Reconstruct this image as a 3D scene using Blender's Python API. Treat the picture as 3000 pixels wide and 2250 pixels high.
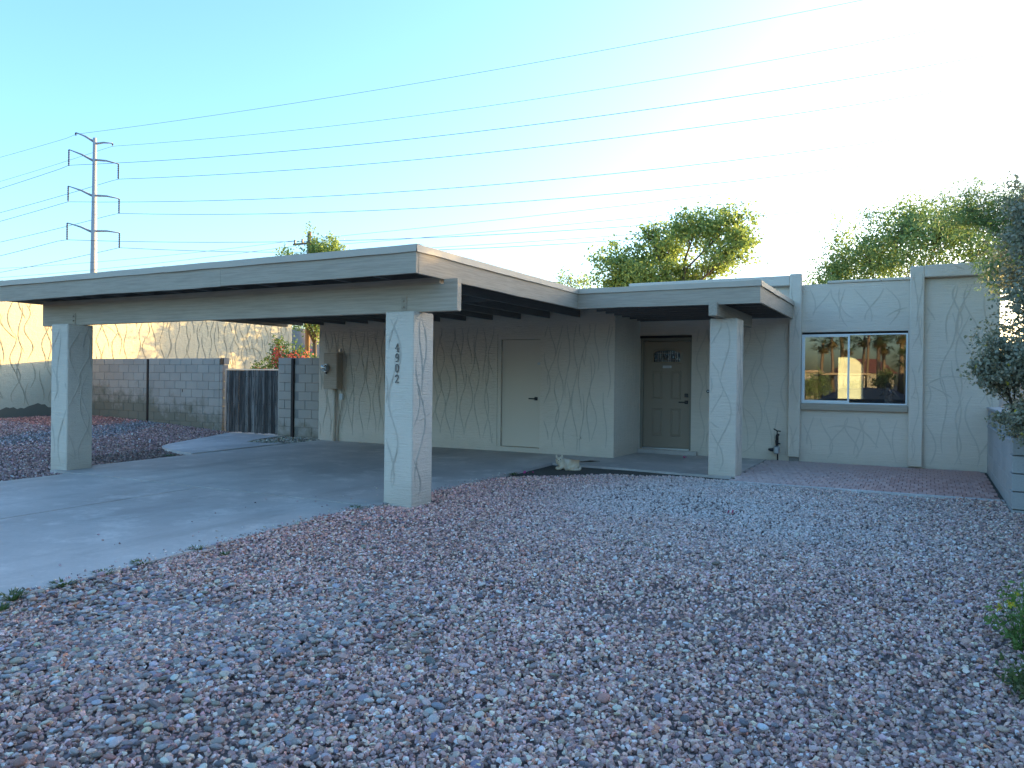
import bpy, bmesh, math, random
import numpy as np
from mathutils import Vector, Matrix

for o in list(bpy.data.objects):
    bpy.data.objects.remove(o)
scene = bpy.context.scene
COL = scene.collection
R = math.radians

# ------------------------------------------------------------------ camera
YAW, PITCH, ROLL = R(28.2), R(-0.23), R(0.70)
EYE = Vector((0, 0, 1.35))
fwd = Vector((-math.sin(YAW) * math.cos(PITCH), math.cos(YAW) * math.cos(PITCH), math.sin(PITCH)))
rgt = Vector((math.cos(YAW), math.sin(YAW), 0))
upv = rgt.cross(fwd)
r2 = math.cos(ROLL) * rgt + math.sin(ROLL) * upv
u2 = -math.sin(ROLL) * rgt + math.cos(ROLL) * upv
cam_data = bpy.data.cameras.new('camera')
cam = bpy.data.objects.new('camera', cam_data)
COL.objects.link(cam)
cam.matrix_world = Matrix(((r2.x, u2.x, -fwd.x, EYE.x), (r2.y, u2.y, -fwd.y, EYE.y), (r2.z, u2.z, -fwd.z, EYE.z), (0, 0, 0, 1)))
cam_data.sensor_width = 36.0
cam_data.lens = 36.0 * 2260 / 3000
cam_data.clip_start = 0.05
cam_data.clip_end = 9000
scene.camera = cam
scene.render.resolution_x = 1024
scene.render.resolution_y = 768

# ------------------------------------------------------------------ light
SUN_AZ, SUN_EL = 30.0, 5.3          # azimuth measured from +Y towards +X
world = bpy.data.worlds.new('World')
scene.world = world
world.use_nodes = True
nt = world.node_tree
nt.nodes.clear()
wo = nt.nodes.new('ShaderNodeOutputWorld')
bg = nt.nodes.new('ShaderNodeBackground')
sky = nt.nodes.new('ShaderNodeTexSky')
sky.sky_type = 'NISHITA'
sky.sun_disc = False
sky.sun_elevation = R(SUN_EL)
sky.sun_rotation = R(SUN_AZ)
sky.altitude = 350
sky.air_density = 1.0
sky.dust_density = 3.2
sky.ozone_density = 3.2
bg.inputs['Strength'].default_value = 0.15
nt.links.new(sky.outputs[0], bg.inputs[0])
nt.links.new(bg.outputs[0], wo.inputs[0])
sun_data = bpy.data.lights.new('sun', 'SUN')
sun_data.energy = 2.1
sun_data.angle = R(0.5)
sun_data.color = (1.0, 0.69, 0.27)
sun = bpy.data.objects.new('sun', sun_data)
COL.objects.link(sun)
sd = Vector((math.sin(R(SUN_AZ)) * math.cos(R(SUN_EL)), math.cos(R(SUN_AZ)) * math.cos(R(SUN_EL)), math.sin(R(SUN_EL))))
sun.rotation_euler = sd.to_track_quat('Z', 'Y').to_euler()
sun.location = (30, 30, 40)
vs = scene.view_settings
vs.view_transform = 'Standard'
vs.look = 'None'
vs.exposure = 2.95
vs.gamma = 1.0
vs.use_curve_mapping = False

rng = random.Random(7)
nrng = np.random.default_rng(11)

# ------------------------------------------------------------------ materials
MATS = {}


class NT:
    def __init__(self, name):
        self.m = bpy.data.materials.new(name)
        self.m.use_nodes = True
        self.t = self.m.node_tree
        self.t.nodes.clear()
        self.out = self.n('ShaderNodeOutputMaterial')

    def n(self, typ, **kw):
        nd = self.t.nodes.new(typ)
        for k, v in kw.items():
            setattr(nd, k, v)
        return nd

    def l(self, a, b):
        self.t.links.new(a, b)

    def coord(self, scale=(1, 1, 1), kind='Object'):
        tc = self.n('ShaderNodeTexCoord')
        mp = self.n('ShaderNodeMapping')
        mp.inputs['Scale'].default_value = scale
        self.l(tc.outputs[kind], mp.inputs[0])
        return mp.outputs[0]

    def noise(self, vec, scale, detail=4, rough=0.55):
        nn = self.n('ShaderNodeTexNoise')
        nn.inputs['Scale'].default_value = scale
        nn.inputs['Detail'].default_value = detail
        nn.inputs['Roughness'].default_value = rough
        self.l(vec, nn.inputs['Vector'])
        return nn.outputs['Fac']

    def ramp(self, fac, stops):
        r = self.n('ShaderNodeValToRGB')
        el = r.color_ramp.elements
        while len(el) > 1:
            el.remove(el[-1])
        el[0].position = stops[0][0]
        el[0].color = (*stops[0][1], 1)
        for p, c in stops[1:]:
            e = el.new(p)
            e.color = (*c, 1)
        self.l(fac, r.inputs[0])
        return r.outputs[0]

    def mix(self, fac, a, b, mode='MIX'):
        x = self.n('ShaderNodeMix', data_type='RGBA', blend_type=mode)
        for sock, v in ((x.inputs[0], fac), (x.inputs[6], a), (x.inputs[7], b)):
            if hasattr(v, 'links') or hasattr(v, 'is_linked'):
                self.l(v, sock)
            elif isinstance(v, (int, float)):
                sock.default_value = v
            else:
                sock.default_value = (*v, 1)
        return x.outputs[2]

    def math(self, op, a, b=0.0):
        x = self.n('ShaderNodeMath', operation=op)
        for sock, v in ((x.inputs[0], a), (x.inputs[1], b)):
            if hasattr(v, 'is_linked'):
                self.l(v, sock)
            else:
                sock.default_value = v
        return x.outputs[0]

    def bsdf(self, col, rough=0.8, spec=0.3, metal=0.0, bump=None, strength=0.3, dist=0.01):
        b = self.n('ShaderNodeBsdfPrincipled')
        if hasattr(col, 'is_linked'):
            self.l(col, b.inputs['Base Color'])
        else:
            b.inputs['Base Color'].default_value = (*col, 1)
        if hasattr(rough, 'is_linked'):
            self.l(rough, b.inputs['Roughness'])
        else:
            b.inputs['Roughness'].default_value = rough
        b.inputs['Specular IOR Level'].default_value = spec
        b.inputs['Metallic'].default_value = metal
        if bump is not None:
            bp = self.n('ShaderNodeBump')
            bp.inputs['Strength'].default_value = strength
            bp.inputs['Distance'].default_value = dist
            self.l(bump, bp.inputs['Height'])
            self.l(bp.outputs[0], b.inputs['Normal'])
        return b.outputs[0]

    def done(self, sh):
        self.l(sh, self.out.inputs[0])
        return self.m


def sc(c, k):
    return tuple(min(1, x * k) for x in c)


def m_stucco(name, col, streak=1.0, grime=0.25):
    t = NT(name)
    v = t.coord()
    vstreak = t.coord((2.5, 2.5, 38))
    big = t.noise(v, 0.7, 5)
    fine = t.noise(v, 55, 3)
    st = t.noise(vstreak, 1.6, 5, 0.65)
    c = t.mix(t.ramp(big, [(0.3, (0, 0, 0)), (0.75, (1, 1, 1))]), sc(col, 0.93), sc(col, 1.05))
    c = t.mix(t.math('MULTIPLY', t.ramp(st, [(0.35, (1, 1, 1)), (0.62, (0, 0, 0))]), 0.24 * streak), c, sc(col, 0.72))
    # splash dirt close to the ground, with a ragged shape of its own
    sep = t.n('ShaderNodeSeparateXYZ')
    g = t.n('ShaderNodeNewGeometry')
    t.l(g.outputs['Position'], sep.inputs[0])
    h = t.math('ADD', sep.outputs[2], t.math('MULTIPLY', t.noise(v, 3.0, 4), 0.35))
    dirt = t.ramp(h, [(0.12, (1, 1, 1)), (0.42, (0, 0, 0))])
    c = t.mix(t.math('MULTIPLY', dirt, grime), c, (0.33, 0.29, 0.22))
    bmp = t.math('ADD', t.math('MULTIPLY', st, 1.0 * streak), t.math('MULTIPLY', fine, 0.35))
    bmp = t.math('ADD', bmp, t.math('MULTIPLY', t.noise(v, 9, 4), 0.8))
    return t.done(t.bsdf(c, 0.92, 0.15, bump=bmp, strength=0.85, dist=0.016))


def m_wood(name, col, grain=(1.2, 30, 30), wear=0.25):
    t = NT(name)
    v = t.coord()
    gv = t.coord(grain)
    gr = t.noise(gv, 2.2, 6, 0.65)
    big = t.noise(v, 1.3, 4)
    c = t.mix(t.ramp(gr, [(0.35, (1, 1, 1)), (0.6, (0, 0, 0))]), sc(col, 1.03), sc(col, 0.8))
    c = t.mix(t.math('MULTIPLY', t.ramp(big, [(0.45, (0, 0, 0)), (0.8, (1, 1, 1))]), wear), c, sc(col, 1.3))
    chips = t.ramp(t.noise(gv, 7, 3, 0.7), [(0.68, (0, 0, 0)), (0.72, (1, 1, 1))])
    c = t.mix(t.math('MULTIPLY', chips, wear), c, sc(col, 0.45))
    return t.done(t.bsdf(c, 0.7, 0.25, bump=gr, strength=0.35, dist=0.006))


def m_plain(name, col, rough=0.5, spec=0.4, metal=0.0, var=0.12, scale=4.0, bump=0.05):
    t = NT(name)
    v = t.coord()
    n1 = t.noise(v, scale, 5)
    c = t.mix(n1, sc(col, 1 - var), sc(col, 1 + var))
    return t.done(t.bsdf(c, rough, spec, metal, bump=t.noise(v, scale * 12, 3), strength=bump, dist=0.004))


def m_concrete(name, col):
    t = NT(name)
    geo = t.n('ShaderNodeNewGeometry')
    p = geo.outputs['Position']
    big = t.noise(p, 0.45, 6, 0.6)
    mid = t.noise(p, 1.7, 7, 0.7)
    fine = t.noise(p, 85, 3)
    grit = t.noise(p, 26, 4, 0.7)
    c = t.mix(t.ramp(big, [(0.34, (0, 0, 0)), (0.66, (1, 1, 1))]), sc(col, 0.66), sc(col, 1.15))
    c = t.mix(t.math('MULTIPLY', t.ramp(mid, [(0.52, (0, 0, 0)), (0.66, (1, 1, 1))]), 0.7), c, sc(col, 1.4))
    c = t.mix(t.math('MULTIPLY', t.ramp(mid, [(0.30, (1, 1, 1)), (0.45, (0, 0, 0))]), 0.6), c, sc(col, 0.66))
    c = t.mix(t.math('MULTIPLY', t.ramp(grit, [(0.4, (1, 1, 1)), (0.6, (0, 0, 0))]), 0.22), c, sc(col, 0.7))
    c = t.mix(t.math('MULTIPLY', fine, 0.35), c, sc(col, 0.75))
    # oil and tyre marks, in long soft streaks down the drive
    sv = t.n('ShaderNodeMapping')
    sv.inputs['Scale'].default_value = (1.5, 0.32, 1)
    t.l(p, sv.inputs[0])
    oil = t.ramp(t.noise(sv.outputs[0], 0.9, 5, 0.6), [(0.55, (0, 0, 0)), (0.75, (1, 1, 1))])
    c = t.mix(t.math('MULTIPLY', oil, 0.55), c, sc(col, 0.5))
    rust = t.ramp(t.noise(sv.outputs[0], 1.3, 4), [(0.68, (0, 0, 0)), (0.80, (1, 1, 1))])
    c = t.mix(t.math('MULTIPLY', rust, 0.5), c, (0.27, 0.19, 0.12))
    rough = t.math('ADD', t.math('MULTIPLY', big, 0.3), 0.55)
    return t.done(t.bsdf(c, rough, 0.3, bump=t.math('ADD', fine, grit), strength=0.25, dist=0.004))


def m_block(name, col, mould=True, rough_scale=120):
    t = NT(name)
    v = t.coord(kind='Object')
    oi = t.n('ShaderNodeObjectInfo')
    geo = t.n('ShaderNodeNewGeometry')
    fine = t.noise(geo.outputs['Position'], rough_scale, 3, 0.7)
    big = t.noise(geo.outputs['Position'], 1.7, 5)
    c = t.mix(oi.outputs['Random'], sc(col, 0.93), sc(col, 1.07))
    c = t.mix(t.math('MULTIPLY', t.ramp(fine, [(0.3, (1, 1, 1)), (0.55, (0, 0, 0))]), 0.35), c, sc(col, 0.6))
    c = t.mix(t.math('MULTIPLY', t.ramp(big, [(0.4, (0, 0, 0)), (0.7, (1, 1, 1))]), 0.35), c, sc(col, 1.25))
    if mould:
        sep = t.n('ShaderNodeSeparateXYZ')
        t.l(geo.outputs['Position'], sep.inputs[0])
        h = t.math('ADD', sep.outputs[2], t.math('MULTIPLY', t.math('SUBTRACT', t.noise(geo.outputs['Position'], 2.6, 6, 0.7), 0.5), 1.9))
        h = t.math('ADD', h, t.math('MULTIPLY', t.math('ADD', sep.outputs[0], 17.0), 0.11))
        gm = t.ramp(h, [(0.42, (1, 1, 1)), (0.85, (0, 0, 0))])
        c = t.mix(t.math('MULTIPLY', gm, 0.7), c, (0.13, 0.12, 0.075))
    return t.done(t.bsdf(c, 0.95, 0.1, bump=fine, strength=0.5, dist=0.006))


def m_paver(name):
    t = NT(name)
    geo = t.n('ShaderNodeNewGeometry')
    oi = t.n('ShaderNodeObjectInfo')
    fine = t.noise(geo.outputs['Position'], 90, 3, 0.7)
    big = t.noise(geo.outputs['Position'], 1.1, 4)
    c = t.mix(oi.outputs['Random'], (0.42, 0.23, 0.19), (0.58, 0.36, 0.30))
    c = t.mix(t.math('MULTIPLY', fine, 0.4), c, (0.28, 0.18, 0.155))
    sep = t.n('ShaderNodeSeparateXYZ')
    t.l(geo.outputs['Position'], sep.inputs[0])
    # pale mineral dust spread over the end beside the porch
    dx = t.math('ADD', t.math('MULTIPLY', sep.outputs[0], -0.55), t.math('SUBTRACT', t.noise(geo.outputs['Position'], 2.2, 5, 0.65), 0.55))
    dust = t.ramp(dx, [(0.0, (0, 0, 0)), (1.1, (1, 1, 1))])
    c = t.mix(t.math('MULTIPLY', dust, 0.42), c, (0.55, 0.51, 0.47))
    c = t.mix(t.ramp(big, [(0.62, (0, 0, 0)), (0.8, (0.5, 0.5, 0.5))]), c, (0.36, 0.33, 0.32))
    return t.done(t.bsdf(c, 0.9, 0.15, bump=fine, strength=0.35, dist=0.004))


def m_stone(name, rough=0.75):
    t = NT(name)
    at = t.n('ShaderNodeAttribute', attribute_type='INSTANCER', attribute_name='stone_col')
    v = t.coord()
    n1 = t.noise(v, 2.2, 5, 0.65)
    c = t.mix(n1, t.mix(1.0, at.outputs['Color'], (0.66, 0.66, 0.66), 'MULTIPLY'), t.mix(1.0, at.outputs['Color'], (1.0, 1.0, 1.0), 'MULTIPLY'))
    sp = t.ramp(t.noise(v, 9, 3, 0.7), [(0.62, (0, 0, 0)), (0.7, (1, 1, 1))])
    c = t.mix(t.math('MULTIPLY', sp, 0.25), c, (0.5, 0.46, 0.44))
    return t.done(t.bsdf(c, rough, 0.3, bump=n1, strength=0.4, dist=0.15))


def m_leaf(name, c1, c2, trans=0.45, back=None, rough=0.55):
    t = NT(name)
    geo = t.n('ShaderNodeNewGeometry')
    r = geo.outputs['Random Per Island']
    c = t.ramp(r, [(0.0, c1), (0.65, c2), (1.0, back or sc(c2, 1.4))])
    d = t.bsdf(c, rough, 0.3)
    tr = t.n('ShaderNodeBsdfTranslucent')
    ct = t.mix(0.35, c, (0.30, 0.42, 0.07))
    t.l(ct, tr.inputs[0])
    mx = t.n('ShaderNodeMixShader')
    mx.inputs[0].default_value = trans
    t.l(d, mx.inputs[1])
    t.l(tr.outputs[0], mx.inputs[2])
    return t.done(mx.outputs[0])


def m_ground(name, col, col2, scale=3.0):
    t = NT(name)
    geo = t.n('ShaderNodeNewGeometry')
    p = geo.outputs['Position']
    c = t.mix(t.noise(p, scale, 6, 0.65), col, col2)
    c = t.mix(t.ramp(t.noise(p, 60, 3, 0.7), [(0.4, (0.4, 0.4, 0.4)), (0.6, (0, 0, 0))]), c, sc(col, 0.5))
    return t.done(t.bsdf(c, 0.95, 0.1, bump=t.noise(p, 45, 4), strength=0.5, dist=0.02))


def m_glass(name, refl=0.42, tint=(0.75, 0.8, 0.8), wav=0.05, wscale=2.4):
    t = NT(name)
    v = t.coord()
    bp = t.n('ShaderNodeBump')
    bp.inputs['Strength'].default_value = wav
    bp.inputs['Distance'].default_value = 0.05
    t.l(t.noise(t.coord((1.6, 1, 0.7)), wscale, 1, 0.3), bp.inputs['Height'])
    gl = t.n('ShaderNodeBsdfGlossy')
    gl.inputs['Roughness'].default_value = 0.0
    gl.inputs['Color'].default_value = (0.95, 0.97, 1, 1)
    t.l(bp.outputs[0], gl.inputs['Normal'])
    tr = t.n('ShaderNodeBsdfTransparent')
    tr.inputs['Color'].default_value = (*tint, 1)
    mx = t.n('ShaderNodeMixShader')
    mx.inputs[0].default_value = refl
    t.l(tr.outputs[0], mx.inputs[1])
    t.l(gl.outputs[0], mx.inputs[2])
    return t.done(mx.outputs[0])


def m_weathered(name):
    t = NT(name)
    oi = t.n('ShaderNodeObjectInfo')
    gv = t.coord((22, 22, 1.3))
    gr = t.noise(gv, 2.0, 6, 0.7)
    base = t.ramp(oi.outputs['Random'], [(0, (0.055, 0.05, 0.045)), (0.5, (0.11, 0.105, 0.095)), (1, (0.24, 0.23, 0.205))])
    c = t.mix(t.ramp(gr, [(0.38, (1, 1, 1)), (0.6, (0, 0, 0))]), base, (0.035, 0.032, 0.03))
    c = t.mix(t.math('MULTIPLY', t.ramp(t.noise(t.coord((9, 9, 0.8)), 1.2, 4), [(0.55, (0, 0, 0)), (0.75, (1, 1, 1))]), 0.6), c, (0.27, 0.26, 0.24))
    return t.done(t.bsdf(c, 0.9, 0.15, bump=gr, strength=0.6, dist=0.008))


def m_cat(name):
    t = NT(name)
    geo = t.n('ShaderNodeNewGeometry')
    v = t.coord()
    sep = t.n('ShaderNodeSeparateXYZ')
    t.l(v, sep.inputs[0])
    back = t.ramp(t.math('ADD', sep.outputs[2], t.math('MULTIPLY', t.noise(v, 14, 3), 0.05)), [(0.105, (0, 0, 0)), (0.17, (1, 1, 1))])
    pt = t.ramp(t.noise(t.coord((14, 4, 4)), 2.2, 3), [(0.45, (0, 0, 0)), (0.62, (1, 1, 1))])
    c = t.mix(t.math('MULTIPLY', pt, 0.45), (0.62, 0.48, 0.33), (0.47, 0.29, 0.15))
    rear = t.ramp(sep.outputs[0], [(0.0, (0, 0, 0)), (0.06, (1, 1, 1))])
    c = t.mix(t.math('MULTIPLY', t.math('MULTIPLY', back, rear), 0.9), c, (0.44, 0.21, 0.08))
    hair = t.noise(t.coord((30, 60, 60)), 6, 3, 0.7)
    c = t.mix(t.math('MULTIPLY', hair, 0.3), c, (0.66, 0.60, 0.50))
    return t.done(t.bsdf(c, 0.9, 0.1, bump=hair, strength=0.5, dist=0.006))


STUCCO = (0.70, 0.585, 0.46)
TRIM = (0.41, 0.325, 0.24)
M = {}
M['stucco'] = m_stucco('stucco', STUCCO)
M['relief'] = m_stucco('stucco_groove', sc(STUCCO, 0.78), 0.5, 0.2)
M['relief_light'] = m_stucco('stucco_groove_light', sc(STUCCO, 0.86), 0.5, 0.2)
M['stucco_nb'] = m_stucco('neighbour_stucco', (0.60, 0.53, 0.37), 0.7, 0.1)
M['relief_nb'] = m_stucco('neighbour_groove', (0.50, 0.42, 0.29), 0.5, 0.1)
M['white_stucco'] = m_stucco('white_stucco', (0.66, 0.66, 0.63), 0.5, 0.2)
M['trim'] = m_wood('painted_trim', TRIM)
M['trim_y'] = m_wood('painted_trim_deep', TRIM, (30, 1.2, 30))
M['beam'] = m_wood('painted_beam', sc(TRIM, 1.12), (0.8, 20, 20), 0.1)
M['flashing'] = m_plain('roof_flashing', sc(TRIM, 1.12), 0.5, 0.4, 0, 0.08, 2.0)
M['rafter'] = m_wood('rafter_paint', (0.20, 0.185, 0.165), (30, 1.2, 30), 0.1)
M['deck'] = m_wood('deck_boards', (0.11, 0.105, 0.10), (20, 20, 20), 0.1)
M['roofing'] = m_ground('roofing', (0.45, 0.45, 0.44), (0.55, 0.55, 0.53), 1.0)
M['concrete'] = m_concrete('concrete', (0.50, 0.44, 0.385))
M['path'] = m_concrete('path_concrete', (0.54, 0.50, 0.46))
M['block'] = m_block('grey_block', (0.38, 0.335, 0.28))
M['mortar'] = m_block('mortar', (0.25, 0.23, 0.205))
M['white_block'] = m_block('painted_block', (0.42, 0.40, 0.37), False, 60)
M['paver'] = m_paver('paver')
M['stone'] = m_stone('crushed_stone', 0.8)
M['pebble'] = m_stone('river_pebble', 0.45)
M['soil'] = m_ground('soil', (0.115, 0.095, 0.085), (0.19, 0.155, 0.135))
M['dirt'] = m_ground('bare_dirt', (0.085, 0.075, 0.062), (0.135, 0.118, 0.095), 9)
M['bed'] = m_ground('gravel_bed', (0.22, 0.18, 0.165), (0.32, 0.26, 0.235), 9)
M['asphalt'] = m_ground('asphalt', (0.05, 0.05, 0.052), (0.075, 0.073, 0.07), 2)
M['door_s'] = m_plain('storage_door_paint', (0.60, 0.50, 0.385), 0.55, 0.3, 0, 0.04, 1.0)
M['door_f'] = m_plain('front_door_paint', (0.28, 0.215, 0.15), 0.5, 0.35, 0, 0.05, 1.0)
M['frame_f'] = m_plain('door_frame_paint', (0.24, 0.205, 0.155), 0.55, 0.3, 0, 0.05, 1.0)
M['black'] = m_plain('black_metal', (0.012, 0.012, 0.014), 0.35, 0.5)
M['steel'] = m_plain('galvanised', (0.45, 0.46, 0.47), 0.35, 0.5, 0.85, 0.15, 6)
M['alu'] = m_plain('window_aluminium', (0.62, 0.64, 0.64), 0.4, 0.5, 0.3, 0.06, 3)
M['darksteel'] = m_plain('rusty_steel', (0.045, 0.035, 0.03), 0.7, 0.3, 0.3, 0.3, 9)
M['glass'] = m_glass('window_glass', 0.15, (0.55, 0.62, 0.66), 0.006)
M['glass2'] = m_glass('window_glass_wavy', 0.15, (0.55, 0.62, 0.66), 0.012, 2.0)
M['doorglass'] = m_glass('door_glass', 0.07, (0.10, 0.2, 0.3), 0.3, 25)
t = NT('frosted_glass')
tl = t.n('ShaderNodeBsdfTranslucent')
t.l(t.mix(t.noise(t.coord(), 6, 3), (0.45, 0.47, 0.42), (0.62, 0.62, 0.54)), tl.inputs[0])
M['frosted'] = t.done(tl.outputs[0])
M['meterglass'] = m_glass('meter_glass', 0.12, (0.95, 0.95, 0.95), 0.0)
M['cream'] = m_plain('dial_face', (0.55, 0.57, 0.55), 0.5, 0.4)
M['slat'] = m_weathered('weathered_slat')
M['pole'] = m_plain('steel_pole', (0.42, 0.40, 0.38), 0.65, 0.3, 0.2, 0.12, 0.5)
M['wood_pole'] = m_wood('utility_pole_wood', (0.20, 0.12, 0.065), (20, 20, 0.6))
M['wire'] = m_plain('wire', (0.10, 0.11, 0.12), 0.5, 0.4, 0.4)
M['insul'] = m_plain('insulator', (0.07, 0.08, 0.10), 0.4, 0.5)
M['bark'] = m_wood('bark', (0.10, 0.075, 0.05), (14, 14, 2))
M['bark_g'] = m_wood('green_bark', (0.13, 0.13, 0.06), (14, 14, 2))
M['leaf_a'] = m_leaf('leaf_ash', (0.14, 0.225, 0.08), (0.30, 0.38, 0.12), 0.55)
M['leaf_b'] = m_leaf('leaf_mesquite', (0.13, 0.215, 0.09), (0.25, 0.34, 0.125), 0.5)
M['leaf_pv'] = m_leaf('leaf_palo_verde', (0.13, 0.21, 0.085), (0.21, 0.30, 0.11), 0.4)
M['leaf_bush'] = m_leaf('leaf_grey_bush', (0.15, 0.145, 0.10), (0.34, 0.32, 0.22), 0.25, (0.44, 0.34, 0.22))
M['leaf_boug'] = m_leaf('leaf_bougainvillea', (0.03, 0.075, 0.02), (0.08, 0.14, 0.035), 0.4)
M['bract'] = m_leaf('bract_red', (0.42, 0.02, 0.035), (0.6, 0.05, 0.08), 0.4)
M['yellow'] = m_leaf('petal_yellow', (0.55, 0.42, 0.02), (0.72, 0.58, 0.08), 0.3)
M['weed'] = m_leaf('weed_green', (0.05, 0.075, 0.03), (0.10, 0.13, 0.045), 0.3, (0.22, 0.2, 0.10))
M['weed_bright'] = m_leaf('weed_bright', (0.08, 0.15, 0.04), (0.17, 0.27, 0.07), 0.4, (0.25, 0.3, 0.1))
M['straw'] = m_leaf('dry_straw', (0.32, 0.25, 0.14), (0.48, 0.41, 0.27), 0.2)
M['petal'] = m_leaf('fallen_petal', (0.35, 0.03, 0.12), (0.5, 0.06, 0.2), 0.3)
M['cat'] = m_cat('cat_fur')
M['cat_dark'] = m_plain('cat_inner_ear', (0.16, 0.09, 0.07), 0.9, 0.1)
M['cat_eye'] = m_plain('cat_eye', (0.03, 0.03, 0.015), 0.2, 0.6)
M['digit'] = m_plain('number_metal', (0.16, 0.14, 0.115), 0.5, 0.4, 0.3)
M['hill'] = m_ground('hill_rock', (0.20, 0.15, 0.11), (0.33, 0.25, 0.18), 0.02)
M['car'] = m_plain('car_paint', (0.012, 0.02, 0.045), 0.15, 0.6, 0.2, 0.02)
M['carglass'] = m_plain('car_glass', (0.01, 0.012, 0.015), 0.05, 0.8)
M['rubber'] = m_plain('rubber', (0.015, 0.015, 0.015), 0.8, 0.2)
M['skin'] = m_plain('skin', (0.42, 0.25, 0.18), 0.6, 0.3)
M['hair'] = m_plain('hair', (0.02, 0.015, 0.012), 0.5, 0.3)
M['palm_leaf'] = m_leaf('palm_leaf', (0.04, 0.075, 0.02), (0.10, 0.14, 0.04), 0.3)
M['palm_skirt'] = m_leaf('palm_skirt', (0.14, 0.11, 0.05), (0.22, 0.17, 0.09), 0.3)
M['palm_bark'] = m_wood('palm_bark', (0.20, 0.15, 0.11), (4, 4, 14))
M['house_far'] = m_stucco('far_house', (0.38, 0.36, 0.31), 0.3, 0.1)
M['red_roof'] = m_plain('far_red_roof', (0.20, 0.08, 0.065), 0.8, 0.2)
t = NT('patterned_top')
cc = t.ramp(t.noise(t.coord(), 22, 2), [(0.48, (0.02, 0.025, 0.035)), (0.52, (0.4, 0.42, 0.45))])
M['top'] = t.done(t.bsdf(cc, 0.85, 0.1))


# ------------------------------------------------------------------ mesh helpers
class MB:
    def __init__(self):
        self.v = []
        self.f = []

    def add(self, vs, fs):
        o = len(self.v)
        self.v += [tuple(p) for p in vs]
        self.f += [tuple(i + o for i in f) for f in fs]

    def box(self, x0, x1, y0, y1, z0, z1):
        self.add([(x0, y0, z0), (x1, y0, z0), (x1, y1, z0), (x0, y1, z0), (x0, y0, z1), (x1, y0, z1), (x1, y1, z1), (x0, y1, z1)],
                 [(0, 3, 2, 1), (4, 5, 6, 7), (0, 1, 5, 4), (1, 2, 6, 5), (2, 3, 7, 6), (3, 0, 4, 7)])

    def cbox(self, x0, x1, y0, y1, z0, z1, c):
        """box with chamfered edges"""
        vs = []
        for x, sx in ((x0, 1), (x1, -1)):
            for y, sy in ((y0, 1), (y1, -1)):
                for z, sz in ((z0, 1), (z1, -1)):
                    vs += [(x, y + c * sy, z + c * sz), (x + c * sx, y, z + c * sz), (x + c * sx, y + c * sy, z)]
        bm = bmesh.new()
        for p in vs:
            bm.verts.new(p)
        bmesh.ops.convex_hull(bm, input=bm.verts)
        bmesh.ops.dissolve_limit(bm, angle_limit=0.01, verts=bm.verts, edges=bm.edges)
        bm.verts.index_update()
        self.add([v.co[:] for v in bm.verts], [tuple(v.index for v in f.verts) for f in bm.faces])
        bm.free()

    def tube(self, pts, rad, n=8, cap=True):
        pts = [Vector(p) for p in pts]
        if not hasattr(rad, '__len__'):
            rad = [rad] * len(pts)
        o = len(self.v)
        prev = None
        for i, p in enumerate(pts):
            d = (pts[min(i + 1, len(pts) - 1)] - pts[max(i - 1, 0)])
            d = d.normalized() if d.length > 1e-9 else Vector((0, 0, 1))
            if prev is None:
                a = d.cross(Vector((0, 0, 1)) if abs(d.z) < 0.9 else Vector((1, 0, 0))).normalized()
            else:
                a = (prev - d * prev.dot(d))
                a = a.normalized() if a.length > 1e-6 else d.orthogonal().normalized()
            prev = a
            b = d.cross(a)
            for k in range(n):
                an = 2 * math.pi * k / n
                self.v.append(tuple(p + rad[i] * (math.cos(an) * a + math.sin(an) * b)))
        for i in range(len(pts) - 1):
            for k in range(n):
                k2 = (k + 1) % n
                self.f.append((o + i * n + k, o + i * n + k2, o + (i + 1) * n + k2, o + (i + 1) * n + k))
        if cap:
            self.f.append(tuple(o + k for k in range(n))[::-1])
            self.f.append(tuple(o + (len(pts) - 1) * n + k for k in range(n)))

    def prism(self, poly, z0, z1):
        """poly: list of (x, y[, ztop]) counter-clockwise; vertical prism"""
        n = len(poly)
        vs = [(p[0], p[1], z0 if len(p) < 3 else p[2] + z0) for p in poly] + [(p[0], p[1], z1 if len(p) < 3 else p[2] + z1) for p in poly]
        self.add(vs, [tuple(range(n))[::-1], tuple(range(n, 2 * n))] + [(i, (i + 1) % n, n + (i + 1) % n, n + i) for i in range(n)])

    def build(self, name, mat, parent=None, smooth=False, world=True):
        me = bpy.data.meshes.new(name)
        me.from_pydata(self.v, [], self.f)
        me.update()
        return mobj(name, me, mat, parent, smooth, world)


def mobj(name, me, mat, parent=None, smooth=False, world=True):
    if mat is not None and not me.materials:
        me.materials.append(M[mat] if isinstance(mat, str) else mat)
    if smooth:
        me.polygons.foreach_set('use_smooth', [True] * len(me.polygons))
    o = bpy.data.objects.new(name, me)
    COL.objects.link(o)
    if parent is not None:
        o.parent = parent
        if world:
            loc = Vector(parent.location)
            if parent.parent is not None:
                loc = loc + Vector(parent.parent.location) if parent.get('_local') else loc
            o.matrix_parent_inverse = Matrix.Translation(-Vector(parent.get('_base', (0, 0, 0))))
            o['_base'] = (0.0, 0.0, 0.0)
    return o


def thing(name, label, cat, loc=(0, 0, 0), group=None):
    e = bpy.data.objects.new(name, None)
    COL.objects.link(e)
    e.location = loc
    e.empty_display_size = 0.2
    e['_base'] = tuple(float(x) for x in loc)
    return tag(e, label, cat, group)


def tag(o, label=None, cat=None, group=None, kind=None):
    if label:
        o['label'] = label
    if cat:
        o['category'] = cat
    if group:
        o['group'] = group
    if kind:
        o['kind'] = kind
    return o


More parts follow.
